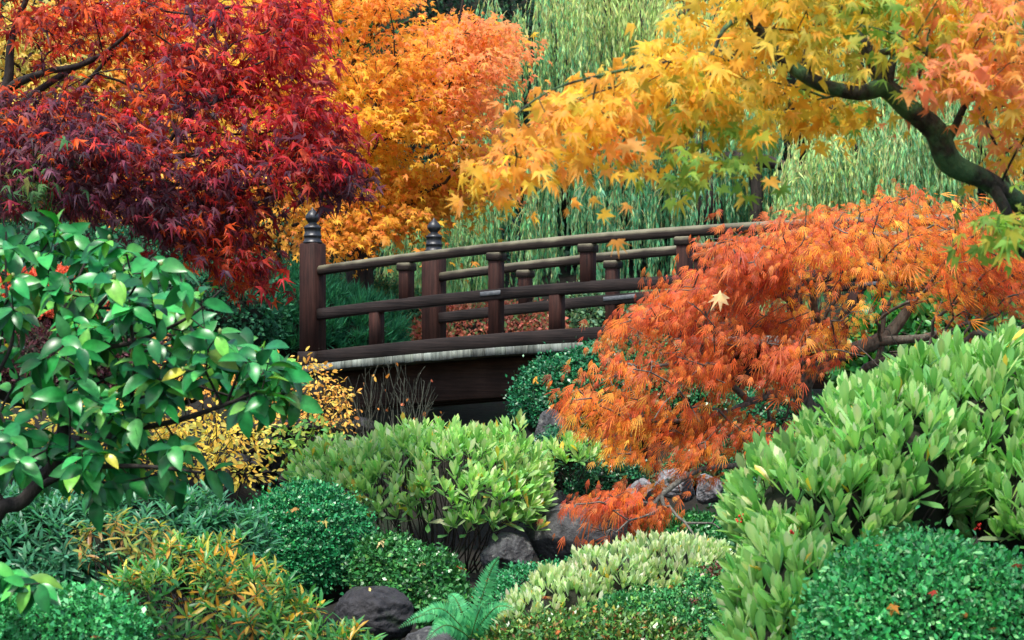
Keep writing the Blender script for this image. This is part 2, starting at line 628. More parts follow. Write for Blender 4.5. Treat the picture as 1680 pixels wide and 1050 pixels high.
def grow(limbs, targets, step=.14, bf=.35, sag=.0, tip=.002, power=.45, jit=.02):
    """branches: limbs are given polylines [(x,y,z,r)...] (the first begins at the root), then every target joins the nearest wood"""
    pos, par, minr, plen = [], [], [], []
    for li, L_ in enumerate(limbs):
        L_ = np.asarray(L_, float)
        c = catmull(L_, 5)
        if li == 0:
            prev = -1
        else:
            A = np.array(pos)
            prev = int(np.argmin(((A - c[0, :3]) ** 2).sum(1)))
        for q in (c if li == 0 else c[1:]):
            pos.append(q[:3])
            par.append(prev)
            minr.append(q[3])
            plen.append(0 if prev < 0 else plen[prev] + np.linalg.norm(q[:3] - pos[prev]))
            prev = len(pos) - 1
    n0 = len(pos)
    A = np.array(pos)
    dmin = np.array([np.min(((A - t) ** 2).sum(1)) for t in targets]) if len(targets) else []
    order = np.argsort(dmin)
    cap = n0 + 40 * len(targets) + 10
    PA = np.zeros((cap, 3)); PA[:n0] = A
    PL = np.zeros(cap); PL[:n0] = plen
    cnt = n0
    tipdir = np.zeros((len(targets), 3))
    tipidx = np.zeros(len(targets), int)
    for ti in order:
        t = targets[ti]
        dd = np.sqrt(((PA[:cnt] - t) ** 2).sum(1))
        k = int(np.argmin(dd + bf * PL[:cnt]))
        a = PA[k].copy()
        d = dd[k]
        m = min(max(1, int(d / step)), 30)
        prev = k
        for s in range(1, m + 1):
            u = s / m
            q = a * (1 - u) + t * u
            if s < m:
                q = q + rng.normal(0, jit, 3) * min(1, d)
                q[2] += sag * d * math.sin(math.pi * u)
            PA[cnt] = q
            par.append(prev)
            minr.append(0)
            PL[cnt] = PL[prev] + np.linalg.norm(q - PA[prev])
            prev = cnt
            cnt += 1
        tipdir[ti] = PA[prev] - PA[par[prev]]
        tipidx[ti] = prev
    pos = PA[:cnt]
    par = np.array(par)
    w = np.zeros(cnt)
    w[tipidx] += 1
    for i in range(cnt - 1, 0, -1):
        if par[i] >= 0:
            w[par[i]] += max(w[i], .0)
    rad = np.maximum(tip * np.maximum(w, 1) ** power, np.array(minr))
    return pos, par, rad, unit(tipdir), n0, w


def wood(mb, pos, par, rad, w, thin=.0):
    kids = [[] for _ in pos]
    for i, p in enumerate(par):
        if p >= 0:
            kids[p].append(i)
    start = [(0, None)]
    while start:
        i, frm = start.pop()
        ch = ([frm] if frm is not None else []) + [i]
        while kids[ch[-1]]:
            ks = sorted(kids[ch[-1]], key=lambda k: -(w[k] + 1e3 * rad[k]))
            for k in ks[1:]:
                start.append((k, ch[-1]))
            ch.append(ks[0])
        if len(ch) < 2:
            continue
        r = rad[ch].copy()
        if frm is not None:
            r[0] = min(r[0], r[1] * 1.25)
        if r.max() < thin:
            continue
        mb.tube(pos[ch], r, 8 if r.max() > .02 else (6 if r.max() > .006 else 4))


def maple_sprays(mb, T, tips, dirs, k, size, spread, colfn, droop=.35, flat=.4, face=(0, -.45, .75), sj=.25):
    n = len(tips)
    base = np.repeat(tips, k, 0)
    t = np.repeat(dirs * np.array([1, 1, .4]), k, 0)
    off = rng.normal(0, 1, (n * k, 3)) * np.array([spread, spread, spread * flat])
    off[:, 2] -= .45 * (off[:, 0] ** 2 + off[:, 1] ** 2) / max(spread, 1e-6) * .4
    p = base + off
    d = unit(t * .6 + unit(off) * .8 + rng.normal(0, .35, (n * k, 3)) + np.array([0, -.05, -droop]))
    nr = np.array(face) + rng.normal(0, .38, (n * k, 3)) + d * np.array([.6, .6, 0])
    s = size * np.exp(rng.normal(0, sj, n * k))
    mb.inst(T, p, d, nr, np.clip(s, size * .5, size * 1.5), colfn(p))


# ------------------------------------------------------------------ SETTING: ground
def build_ground():
    xs = np.concatenate([np.linspace(-40, -8, 17)[:-1], np.linspace(-8, 9, 70), np.linspace(9, 42, 17)[1:]])
    ys = np.concatenate([np.linspace(-6, 3, 8)[:-1], np.linspace(3, 26, 95), np.linspace(26, 110, 30)[1:]])
    X, Y = np.meshgrid(xs, ys, indexing='ij')
    V = np.stack([X, Y, ground_h(X, Y)], -1).reshape(-1, 3)
    m = len(ys)
    i, j = np.meshgrid(np.arange(len(xs) - 1), np.arange(m - 1), indexing='ij')
    mb = MB()
    mb.add(V, np.stack([i * m + j, (i + 1) * m + j, (i + 1) * m + j + 1, i * m + j + 1], -1).reshape(-1, 4))
    tag(mb.build('ground', M_GROUND, None, True), kind='structure')


build_ground()


# ------------------------------------------------------------------ BRIDGE
def wood_mat(name, c1, c2, top=None, rough=.7):
    """weathered timber: grain runs along the length of each piece (local noise stretched with the bridge)"""
    m, N, L, b = mat_new(name)
    tc = N.new('ShaderNodeTexCoord')
    mp = N.new('ShaderNodeMapping')
    mp.inputs['Rotation'].default_value = (0, 0, R(33))
    mp.vector_type = 'POINT'
    L.new(tc.outputs['Object'], mp.inputs['Vector'])
    m2 = N.new('ShaderNodeMapping')
    m2.inputs['Scale'].default_value = (2.2, 60, 60) if top is not None or 'rail' in name else (45, 45, 2.5)
    L.new(mp.outputs[0], m2.inputs['Vector'])
    nz = N.new('ShaderNodeTexNoise')
    nz.inputs['Scale'].default_value = 1
    nz.inputs['Detail'].default_value = 5
    nz.inputs['Roughness'].default_value = .7
    L.new(m2.outputs[0], nz.inputs['Vector'])
    cr = N.new('ShaderNodeValToRGB')
    cr.color_ramp.elements[0].position = .3
    cr.color_ramp.elements[1].position = .72
    cr.color_ramp.elements[0].color = (*c1, 1)
    cr.color_ramp.elements[1].color = (*c2, 1)
    L.new(nz.outputs['Fac'], cr.inputs[0])
    out = cr.outputs[0]
    n3 = N.new('ShaderNodeTexNoise')
    n3.inputs['Scale'].default_value = 3.5
    n3.inputs['Detail'].default_value = 6
    L.new(tc.outputs['Object'], n3.inputs['Vector'])
    if top is not None:       # sunlit tone painted into upper faces, along with olive algae
        geo = N.new('ShaderNodeNewGeometry')
        sx = N.new('ShaderNodeSeparateXYZ')
        L.new(geo.outputs['Normal'], sx.inputs[0])
        ad = N.new('ShaderNodeMath')
        ad.operation = 'MULTIPLY_ADD'
        L.new(n3.outputs['Fac'], ad.inputs[0])
        ad.inputs[1].default_value = .9
        L.new(sx.outputs['Z'], ad.inputs[2])
        rr = N.new('ShaderNodeMapRange')
        rr.inputs['From Min'].default_value = .55
        rr.inputs['From Max'].default_value = 1.05
        L.new(ad.outputs[0], rr.inputs['Value'])
        mx = N.new('ShaderNodeMix')
        mx.data_type = 'RGBA'
        L.new(rr.outputs[0], mx.inputs['Factor'])
        L.new(out, mx.inputs['A'])
        mx.inputs['B'].default_value = (*top, 1)
        out = mx.outputs['Result']
    mu = N.new('ShaderNodeMix')
    mu.data_type = 'RGBA'
    mu.blend_type = 'MULTIPLY'
    mu.inputs['Factor'].default_value = 1
    r3 = N.new('ShaderNodeMapRange')
    r3.inputs['From Min'].default_value = .3
    r3.inputs['From Max'].default_value = .7
    r3.inputs['To Min'].default_value = .55
    r3.inputs['To Max'].default_value = 1.35
    L.new(n3.outputs['Fac'], r3.inputs['Value'])
    L.new(out, mu.inputs['A'])
    L.new(r3.outputs[0], mu.inputs['B'])
    at = N.new('ShaderNodeAttribute')
    at.attribute_name = 'tint'
    m4 = N.new('ShaderNodeMix')
    m4.data_type = 'RGBA'
    m4.blend_type = 'MULTIPLY'
    m4.inputs['Factor'].default_value = 1
    L.new(mu.outputs['Result'], m4.inputs['A'])
    L.new(at.outputs['Color'], m4.inputs['B'])
    L.new(m4.outputs['Result'], b.inputs['Base Color'])
    b.inputs['Roughness'].default_value = rough
    b.inputs['Specular IOR Level'].default_value = .2
    bp = N.new('ShaderNodeBump')
    bp.inputs['Strength'].default_value = .9
    bp.inputs['Distance'].default_value = .008
    L.new(nz.outputs['Fac'], bp.inputs['Height'])
    L.new(bp.outputs[0], b.inputs['Normal'])
    return m


M_POST = wood_mat('post_timber', (.010, .004, .003), (.060, .022, .015))
M_RAIL = wood_mat('rail_timber', (.008, .006, .005), (.04, .028, .021), (.16, .15, .10))
M_SILL = wood_mat('sill_rail_timber', (.007, .0055, .0055), (.030, .021, .018))
M_PLANK = wood_mat('plank_end_timber', (.07, .08, .07), (.29, .33, .29))
M_GIRDER = wood_mat('girder_rail_timber', (.02, .012, .009), (.07, .04, .028))
M_BRONZE = surf_mat('dark_bronze', (.02, .022, .025), (.06, .062, .065), (30, 30, 5), .38, .15, spec=.6)
M_BRONZE.node_tree.nodes['Principled BSDF'].inputs['Metallic'].default_value = .6
M_METAL = surf_mat('grey_metal', (.06, .07, .075), (.16, .17, .18), (30, 30, 30), .5, .1)

TH = R(33)
BD = np.array([math.cos(TH), -math.sin(TH), 0])
BN = np.array([math.sin(TH), math.cos(TH), 0])
HALF, RISE = 4.75, .215
N0 = P(513, 445, 17.0)             # near newel, at top-rail height
F0 = P(712, 455, 18.15)
F0[2] = N0[2]
BLEN = 2 * HALF


def arch(s):
    return RISE * (1 - (1 - s / HALF) ** 2)


def bpt(o, s, dz=0.0, dn=0.0):
    p = o + BD * s + BN * dn
    p = np.array(p, float)
    p[2] += arch(s) + dz
    return p


def rail(mb, o, s0, s1, dz, w, h, round_=False, col=(1, 1, 1), dn=0.0, k=24):
    """an arched bar; round_ gives the hand rail its curved top"""
    if round_:
        prof = [(-w / 2, -h / 2 + .008), (-w / 2 + .008, -h / 2), (w / 2 - .008, -h / 2), (w / 2, -h / 2 + .008), (w / 2, .05 * h), (w * .42, .3 * h), (w * .24, .46 * h),
                (0, .5 * h), (-w * .24, .46 * h), (-w * .42, .3 * h), (-w / 2, .05 * h)]
    else:
        c = .01
        prof = [(-w / 2, -h / 2 + c), (-w / 2 + c, -h / 2), (w / 2 - c, -h / 2), (w / 2, -h / 2 + c), (w / 2, h / 2 - c), (w / 2 - c, h / 2), (-w / 2 + c, h / 2), (-w / 2, h / 2 - c)]
    m = len(prof)
    ss = np.linspace(s0, s1, k)
    V = np.array([[bpt(o, s, dz + b, dn + a) for a, b in prof] for s in ss]).reshape(-1, 3)
    i, j = np.meshgrid(np.arange(k - 1), np.arange(m), indexing='ij')
    jj = (j + 1) % m
    Q = list(np.stack([i * m + j, (i + 1) * m + j, (i + 1) * m + jj, i * m + jj], -1).reshape(-1, 4))
    for base in (0, (k - 1) * m):
        for a in range(1, m - 2, 2):
            Q.append((base, base + a, base + a + 1, base + a + 2))
        if (m - 2) % 2:
            Q.append((base, base + m - 2, base + m - 1, base + m - 1))
    Q = [q for q in Q if len(set(q)) == 4]
    mb.add(V, Q, np.asarray(col, float))


def newel(root, o, s):
    ax = np.array([BD, BN, [0, 0, 1]])
    w = .088
    top = .245
    c = bpt(o, s)
    mb = MB()
    mb.box(c + np.array([0, 0, (top - .70) / 2]), (w, w, (top + .70) / 2), ax, bev=.014)
    post = mb.build('newel_post', M_POST, root)
    mb = MB()
    mb.box(c + np.array([0, 0, -.77]), (w + .008, w + .008, .07), ax, bev=.006)
    mb.build('base_band', M_SILL, post)
    pr = [(.0, 0), (.086, 0), (.086, .012), (.074, .02), (.074, .055), (.079, .058), (.079, .07), (.072, .074), (.072, .125), (.077, .128), (.077, .14), (.066, .15),
          (.05, .163), (.036, .17), (.034, .18), (.046, .19), (.06, .205), (.064, .222), (.06, .242), (.048, .262), (.03, .28), (.014, .295), (.004, .312), (0, .316)]
    mb = MB()
    mb.lathe(c + np.array([0, 0, top - .001]), pr, 28)
    mb.build('finial', M_BRONZE, post, True)


def build_bridge():
    root = thing('footbridge', 'dark brown arched wooden footbridge with railings and onion topped posts', 'bridge', bpt(N0, HALF, -2.0))
    ax = np.array([BD, BN, [0, 0, 1]])
    MID, SILL_T, DECK = -.385, -.705, -.82
    full = [1.92, 3.66, 5.5, 7.4]
    upper = [1.012, 2.794, 4.58, 6.45, 8.45]
    lower = [.697, 2.504, 4.2, 6.1, 8.0]
    for side, o in enumerate((N0, F0)):
        newel(root, o, 0)
        newel(root, o, BLEN)
        mb = MB()
        rail(mb, o, .085, BLEN - .085, 0, .10, .082, True)
        mb.build('top_rail', M_RAIL, root, False)
        mb = MB()
        rail(mb, o, .087, 2.02, MID, .112, .094)
        rail(mb, o, 2.02, 4.4, MID + .001, .110, .093)
        rail(mb, o, 4.4, BLEN - .087, MID, .112, .094)
        mb.build('middle_rail', M_SILL, root)
        mb = MB()
        rail(mb, o, .10, 3.3, (SILL_T + DECK) / 2, .13, SILL_T - DECK)
        rail(mb, o, 3.3, BLEN - .10, (SILL_T + DECK) / 2 - .004, .128, SILL_T - DECK)
        mb.build('sill_beam', M_SILL, root)

        def strut(s, z0, z1, cap):
            mb = MB()
            c = bpt(o, s)
            mb.box(c + np.array([0, 0, (z0 + z1) / 2]), (.050, .050, (z1 - z0) / 2), ax, bev=.006)
            p = mb.build('baluster', M_POST, root)
            if cap:
                mb = MB()
                mb.box(c + np.array([0, 0, -.075]), (.066, .062, .034), ax, bev=.008)
                mb.build('bearing_block', M_RAIL, p)
        for s in full:
            strut(s, SILL_T - .01, -.042, True)
        for s in upper:
            strut(s, MID + .03, -.042, True)
        for s in lower:
            strut(s, SILL_T - .01, MID - .03, False)
        for s in (2.02, 4.4):
            if side == 0 and s > 3:
                continue
            mb = MB()
            c = bpt(o, s - .12 if side == 0 else s, MID + .012, -.0585)
            mb.box(c, (.10 if side == 0 else .16, .004, .018), np.array([BD + np.array([0, 0, .06]), BN, [0, 0, 1]]), bev=.001)
            mb.build('splice_plate', M_METAL, root)
    # deck: planks laid across, their cut ends show under the sill beam
    mb = MB()
    s = -.02
    cross = F0 - N0
    cross[2] = 0
    wid = np.linalg.norm(cross)
    cd = cross / wid
    a = random.Random(4)
    while s < BLEN + .02:
        wd = a.uniform(.085, .125)
        g = .006
        t = .066 + a.uniform(-.004, .004)
        slope = 2 * RISE * (1 - s / HALF) / HALF
        bx = unit(BD + np.array([0, 0, slope]))
        over = .10 + a.uniform(-.008, .012)
        mid = bpt(N0, s + wd / 2, DECK - t / 2 - .002) + cd * wid / 2
        nn = np.cross(cd, bx)
        L_ = np.array([bx, cd, -nn if nn[2] < 0 else nn])
        v = a.uniform(.5, 1.25)
        mb.box(mid, ((wd - g) / 2, wid / 2 + over, t / 2), L_, col=(v, v * a.uniform(.97, 1.03), v * a.uniform(.95, 1.02)), bev=.003)
        s += wd
    mb.build('deck', M_PLANK, root)
    for off in (.20, .5, .8):
        mb = MB()
        o = N0 + cross * off
        rail(mb, o, -.1, BLEN + .1, DECK - .066 - .17, .2, .33)
        mb.build('girder', M_GIRDER, root)
    for s in (2.35, 7.1):
        mb = MB()
        c = bpt(N0, s, DECK - .47) + cross * .5
        mb.box(c, (.11, wid * .5, .075), np.array([BD, cd, [0, 0, 1]]), bev=.01)
        cb = mb.build('cross_beam', M_GIRDER, root)
        for k in (.12, .88):
            mb = MB()
            b = bpt(N0, s, 0) + cross * k
            z1 = c[2] - .075
            z0 = float(ground_h(b[0], b[1])) - .1
            mb.box((b[0], b[1], (z0 + z1) / 2), (.1, .1, (z1 - z0) / 2), ax, col=(1.2, 1.3, 1.35), bev=.012)
            mb.build('pier', M_DARKROCK, root)


build_bridge()


# ------------------------------------------------------------------ ROCKS
def rock_mesh(c, r, seed, cuts=11, lo=.62):
    q = np.random.default_rng(seed)
    nu, nv = 96, 60
    u = np.linspace(0, 2 * math.pi, nu, endpoint=False)
    v = np.linspace(-math.pi / 2, math.pi / 2, nv)
    d = np.stack([np.cos(v)[:, None] * np.cos(u), np.cos(v)[:, None] * np.sin(u), np.repeat(np.sin(v)[:, None], nu, 1)], -1).reshape(-1, 3)
    f = np.ones(len(d))
    for k in range(cuts):
        n = unit(q.normal(size=3))
        t = np.maximum(d @ n, 1e-3)
        f = np.minimum(f, q.uniform(lo, .95) / t)
    f = np.minimum(f, 1) * (1 + .035 * noise(d, 1.2, seed) + .026 * noise(d, 3.5, seed + 1) + .014 * noise(d, 9, seed + 2) + .006 * noise(d, 20, seed + 3))
    V = np.asarray(c) + d * np.asarray(r) * f[:, None]
    i, j = np.meshgrid(np.arange(nv - 1), np.arange(nu), indexing='ij')
    jj = (j + 1) % nu
    mb = MB()
    mb.add(V, np.stack([i * nu + j, i * nu + jj, (i + 1) * nu + jj, (i + 1) * nu + j], -1).reshape(-1, 4))
    return mb


def rock(px, py, Y, rx, rz, ry, seed, label, mat, name='boulder', cat='boulder', lo=.62):
    c = P(px, py, Y)
    o = rock_mesh(c, (rx / F * Y, ry, rz / F * Y), seed, lo=lo).build(name, mat, None, True)
    tag(o, label, cat)
    return o


rock(614, 1010, 8.6, 66, 52, .2, 3, 'dark rounded boulder with fallen yellow leaves below the clipped round shrub', M_DARKROCK, lo=.75)
rock(722, 1062, 8.4, 62, 34, .18, 5, 'low grey rock beside the fern at the bottom edge', M_ROCK)
rock(932, 890, 11.6, 74, 62, .25, 8, 'big angular grey rock under the low trailing orange branch', M_ROCK)
rock(1004, 900, 11.3, 58, 44, .2, 13, 'sloping blue grey rock right of the big angular rock', M_ROCK)
rock(832, 912, 11.3, 44, 38, .2, 21, 'mid grey rock in the gap under the pale green central shrub', M_ROCK)
rock(850, 945, 10.6, 40, 14, .2, 31, 'flat dark stone lying in front of the grey rocks', M_DARKROCK)
rock(1050, 806, 12.6, 28, 22, .16, 44, 'small white speckled rock behind the trailing orange branch', M_PALEROCK)
rock(1108, 798, 12.8, 36, 30, .2, 47, 'larger pale speckled rock between two small pale rocks', M_PALEROCK)
rock(1160, 802, 12.5, 26, 26, .16, 52, 'pale rock next to the dark hollow below the orange laceleaf maple', M_PALEROCK)
rock(905, 720, 13.6, 30, 48, .18, 61, 'upright blue grey rock behind the pale green central shrub', M_ROCK)
rock(1085, 905, 11.0, 36, 34, .16, 66, 'smooth dark stone beside the green ground cover and grey rocks', M_DARKROCK, lo=.8)


# stone abutment under the left end of the bridge
def build_abutment():
    root = thing('stone_abutment', 'dark grey stone retaining wall under the left end of the bridge', 'wall', P(470, 800, 15.6))
    k = 0
    for row in range(4):
        for col in range(7):
            px = 392 + col * 34 + (row % 2) * 16
            py = 700 + row * 30
            mb = rock_mesh(P(px, py, 15.7 + .1 * math.sin(k * 2.1) + .0), (.10, .16, .078), 200 + k, 9, .72)
            mb.build('stone_block', M_DARKROCK, root, True)
            k += 1


build_abutment()


# ------------------------------------------------------------------ SHRUB BUILDERS
def clipped_shrub(name, label, cat, ells, n, leaf, colors, bump=.07, bf=1.6, depth=.05, mat=None, T=None, kcore=.86, seed=0, patch=None, up=.35, group=None, zmin=-.4, jit=.2):
    base = base_of(ells)
    root = thing(name, label, cat, base, group)
    p, nn, dep = shell(ells, n, bump, bf, depth, zmin=zmin, seed=seed)
    m = len(p)
    d = unit(nn * .6 + rng.normal(0, .7, (m, 3)) + np.array([0, 0, up]))
    nr = nn + rng.normal(0, .5, (m, 3)) + np.array([0, -.1, .55])
    c = pal(m, colors, jit)
    if patch:
        for (thr, fr, col2) in patch:
            s = noise(p, fr, seed + 9) > thr
            if s.any():
                c[s] = pal(int(s.sum()), col2, jit)
    mb = MB()
    mb.inst(T or T_SMALL, p, d, nr, leaf * np.exp(rng.normal(0, .25, m)), c)
    mb.build('foliage', mat or M_SMALL, root)
    core(ells, kcore, seed).build('shade_core', M_CORE, root, True)
    return root


def whorl_shrub(name, label, cat, ells, n, leaf, light, dark, k=9, T=T_SKIM, open_=(18, 62), bump=.08, bf=1.3, depth=.06, seed=0, kcore=.7, mat=None, stems=20, up=.75, yellow=.02, stem_r=.008, zmin=-.3, amber=0, has_core=True):
    base = base_of(ells)
    root = thing(name, label, cat, base)
    p, nn, dep = shell(ells, n, bump, bf, depth, seed=seed, zmin=zmin)
    m = len(p)
    axis = unit(nn * .55 + np.array([0, -.05, up]) + rng.normal(0, .16, (m, 3)))
    A = np.repeat(axis, k, 0)
    ref = unit(np.cross(A, np.array([.3, .9, .1])))
    b2 = np.cross(A, ref)
    ph = np.tile(np.arange(k) * 2.4, m) + np.repeat(rng.uniform(0, 6.28, m), k) + rng.normal(0, .2, m * k)
    tt = np.tile(np.linspace(0, 1, k), m)
    th = np.radians(open_[0] + (open_[1] - open_[0]) * tt ** 1.4 + rng.normal(0, 8, m * k))
    rad = ref * np.cos(ph)[:, None] + b2 * np.sin(ph)[:, None]
    d = A * np.cos(th)[:, None] + rad * np.sin(th)[:, None]
    nr = A * np.sin(th)[:, None] - rad * np.cos(th)[:, None] * 1.0
    q = np.repeat(p, k, 0) - A * (tt * leaf * .38)[:, None] + rad * leaf * .03
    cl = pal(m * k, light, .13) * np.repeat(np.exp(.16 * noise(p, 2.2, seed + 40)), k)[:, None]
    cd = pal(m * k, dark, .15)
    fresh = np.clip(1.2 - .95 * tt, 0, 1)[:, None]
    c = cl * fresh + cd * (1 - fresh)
    y = rng.uniform(size=m * k) < yellow
    c[y] = pal(int(y.sum()), [(.55, .45, .06, 1), (.4, .42, .07, 1)])
    if amber:
        y = np.repeat((rng.uniform(size=m) < amber), k) & (rng.uniform(size=m * k) < .8)
        c[y] = pal(int(y.sum()), [(.75, .42, .05, 3), (.65, .25, .03, 2), (.8, .55, .10, 2), (.35, .10, .03, 1)])
    s = leaf * np.exp(rng.normal(0, .14, m * k)) * (1.05 - .2 * (1 - tt))
    mb = MB()
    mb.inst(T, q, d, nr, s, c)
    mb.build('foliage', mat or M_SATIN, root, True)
    sm = stem_fan(ells, base, stems, stem_r)
    idx = rng.permutation(m)[:min(m, 260)]
    for i in idx:
        a = p[i]
        e = a - axis[i] * leaf * 2.2 - nn[i] * leaf * .8
        sm.tube(np.array([e, (a + e) / 2 - nn[i] * .01, a]), [stem_r * .5, stem_r * .4, stem_r * .3], 4)
    sm.build('stems', M_BARK, root)
    if has_core:
        core(ells, kcore, seed).build('shade_core', M_CORE, root, True)
    return root, p, axis


G_DARK = [(.012, .15, .055, 4), (.02, .2, .075, 3), (.007, .08, .035, 2), (.08, .3, .10, 1)]
G_EMER = [(.018, .17, .065, 4), (.03, .22, .08, 3), (.01, .10, .04, 2), (.10, .28, .07, .6)]

# --- round clipped shrub, left of centre
E_ROUND = [Ell(503, 905, 9.8, 112, 110, .36), Ell(470, 930, 9.7, 85, 90, .3)]
clipped_shrub('clipped_shrub', 'tightly clipped round dark green shrub in front of pale central shrub', 'shrub', E_ROUND, 52000, .0175,
              [(.015, .20, .06, 4), (.03, .29, .09, 3), (.007, .10, .035, 2), (.14, .42, .15, .8)], .05, 3, .05, seed=1)

# --- low spilling shrub right of it
E_SPILL = [Ell(640, 935, 9.2, 60, 55, .2), Ell(700, 965, 9.0, 62, 62, .22), Ell(735, 1010, 8.8, 45, 40, .2)]
clipped_shrub('spreading_shrub', 'low loose bright green shrub spilling down beside the dark boulder', 'shrub', E_SPILL, 14000, .022,
              [(.03, .17, .04, 3), (.05, .23, .05, 3), (.015, .10, .03, 2), (.12, .28, .06, .6)], .16, 2.2, .12, seed=2, kcore=.72)

# --- pale green whorled shrub in the centre
E_PALE = [Ell(735, 815, 11.6, 160, 100, .5), Ell(645, 805, 11.5, 130, 82, .4), Ell(815, 795, 11.8, 84, 88, .4), Ell(560, 790, 11.8, 80, 62, .35), Ell(720, 775, 12.0, 150, 75, .4)]
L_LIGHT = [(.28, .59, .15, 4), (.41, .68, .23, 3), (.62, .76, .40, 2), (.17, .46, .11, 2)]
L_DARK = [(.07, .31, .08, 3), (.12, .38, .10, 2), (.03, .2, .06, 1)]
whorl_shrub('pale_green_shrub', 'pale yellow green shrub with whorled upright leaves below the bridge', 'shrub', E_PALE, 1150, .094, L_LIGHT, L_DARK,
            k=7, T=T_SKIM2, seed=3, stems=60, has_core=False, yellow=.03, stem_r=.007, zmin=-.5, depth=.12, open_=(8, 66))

# --- big pale shrub right foreground
E_RIGHT = [Ell(1580, 755, 7.4, 190, 178, .5), Ell(1450, 800, 7.1, 160, 150, .45), Ell(1340, 860, 6.9, 140, 125, .4), Ell(1290, 1005, 6.5, 88, 118, .3), Ell(1665, 715, 7.6, 115, 150, .5),
           Ell(1690, 850, 7.0, 120, 110, .4), Ell(1262, 1058, 6.3, 80, 50, .2)]
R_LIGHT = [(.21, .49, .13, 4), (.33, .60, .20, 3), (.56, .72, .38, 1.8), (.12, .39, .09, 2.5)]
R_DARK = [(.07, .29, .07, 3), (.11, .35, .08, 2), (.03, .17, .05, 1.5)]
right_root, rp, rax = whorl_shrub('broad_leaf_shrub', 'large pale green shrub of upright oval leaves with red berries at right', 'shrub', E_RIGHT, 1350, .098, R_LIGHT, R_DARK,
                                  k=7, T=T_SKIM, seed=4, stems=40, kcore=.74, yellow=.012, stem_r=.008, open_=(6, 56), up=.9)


def berries(root, spots, ells, mat):
    for (px, py) in spots:
        best = None
        for e in ells:
            q = (P(px, py, 1) - np.array([0, 0, CZ]))
            t = ((np.array([0, 0, CZ]) - e.c) / e.r, q / e.r)
            disc = (2 * t[0] @ t[1]) ** 2 - 4 * (t[1] @ t[1]) * (t[0] @ t[0] - 1)
            if disc > 0:
                h, n = e.hit(px, py, .05)
                if best is None or h[1] < best[1]:
                    best = h
        if best is None:
            continue
        mb = MB()
        for k in range(7):
            c = best + rng.normal(0, .008, 3)
            a = np.linspace(-math.pi / 2, math.pi / 2, 6)
            mb.lathe(c, np.column_stack([.0046 * np.cos(a), .0046 * np.sin(a)]), 8)
        mb.build('berry_cluster', mat, root, True)


M_BERRY = surf_mat('red_berry', (.5, .006, .006), (.65, .015, .01), (9, 9, 9), .25, .0, spec=.6)
berries(right_root, [(1246, 899), (1298, 896), (1585, 853), (1236, 853)], E_RIGHT, M_BERRY)

# --- clipped shrub, bottom right
E_BR = [Ell(1500, 1010, 6.0, 165, 128, .3), Ell(1620, 1030, 6.0, 120, 120, .28), Ell(1400, 1050, 5.9, 85, 100, .24)]
clipped_shrub('small_leaf_shrub', 'rounded small leaved green shrub in the bottom right corner', 'shrub', E_BR, 30000, .0185,
              [(.04, .35, .09, 4), (.08, .47, .13, 3), (.02, .19, .05, 2.5), (.22, .56, .20, 1.4)], .12, 3.4, .12, seed=5, kcore=.8, T=T_leaf(.6, 4, .12, .1, .55))

# --- green mounds by the bridge
E_M1 = [Ell(925, 665, 14.4, 84, 80, .4), Ell(985, 640, 14.3, 80, 74, .4)]
clipped_shrub('mound_shrub', 'dark green mounded shrub tucked under the bridge beside orange leaves', 'shrub', E_M1, 24000, .024, G_DARK, .10, 2, .07, seed=6)
E_M2 = [Ell(930, 760, 13.2, 66, 58, .3), Ell(1000, 790, 13.0, 70, 46, .3)]
clipped_shrub('low_evergreen', 'low dark evergreen shrub between the pale shrub and orange branches', 'shrub', E_M2, 13000, .022,
              [(.01, .10, .045, 3), (.02, .15, .06, 2), (.05, .2, .05, .7)], .14, 2.4, .1, seed=7)
E_M3 = [Ell(1090, 660, 14.2, 110, 78, .4), Ell(1050, 600, 14.4, 80, 50, .3)]
clipped_shrub('shaded_shrub', 'dense green shrub showing through gaps in the orange laceleaf maple', 'shrub', E_M3, 18000, .024,
              [(.02, .16, .05, 3), (.04, .22, .06, 2), (.008, .08, .03, 2)], .12, 2, .1, seed=8)
E_M4 = [Ell(1270, 700, 13.8, 80, 70, .35), Ell(1225, 740, 13.6, 60, 50, .3), Ell(1170, 775, 13.5, 80, 50, .3), Ell(1240, 815, 13.2, 70, 45, .3)]
clipped_shrub('round_shrub', 'small round green shrub behind the twisted trunk of the orange maple', 'shrub', E_M4, 20000, .023, G_EMER, .10, 2, .08, seed=9)

# --- pale green cluster tucked between (small white green sprigs)
E_SP = [Ell(935, 748, 12.6, 46, 26, .16)]
whorl_shrub('young_shrub', 'few pale sprigs of young leaves between dark evergreens', 'shrub', E_SP, 40, .08, L_LIGHT, L_DARK, k=7, T=T_SKIM2, seed=10, stems=8, kcore=.5, stem_r=.004)

# --- pale strip of low whorled plants on the slope
E_STRIP = [Ell(1080, 950, 9.3, 98, 64, .35), Ell(1000, 965, 9.1, 85, 60, .32), Ell(930, 990, 8.9, 70, 52, .28), Ell(872, 1015, 8.7, 50, 40, .2), Ell(1145, 945, 9.5, 60, 56, .3)]
whorl_shrub('whitish_low_shrub', 'low whitish green strip of upright leaves sloping below the rocks', 'shrub', E_STRIP, 1000, .058, [(.46, .60, .32, 3), (.60, .70, .45, 2), (.32, .54, .2, 2)],
            [(.10, .3, .11, 2), (.18, .4, .15, 2)], k=6, T=T_SKIM2, seed=11, stems=10, kcore=.84, open_=(8, 38), up=1.2, stem_r=.004, bump=.05)

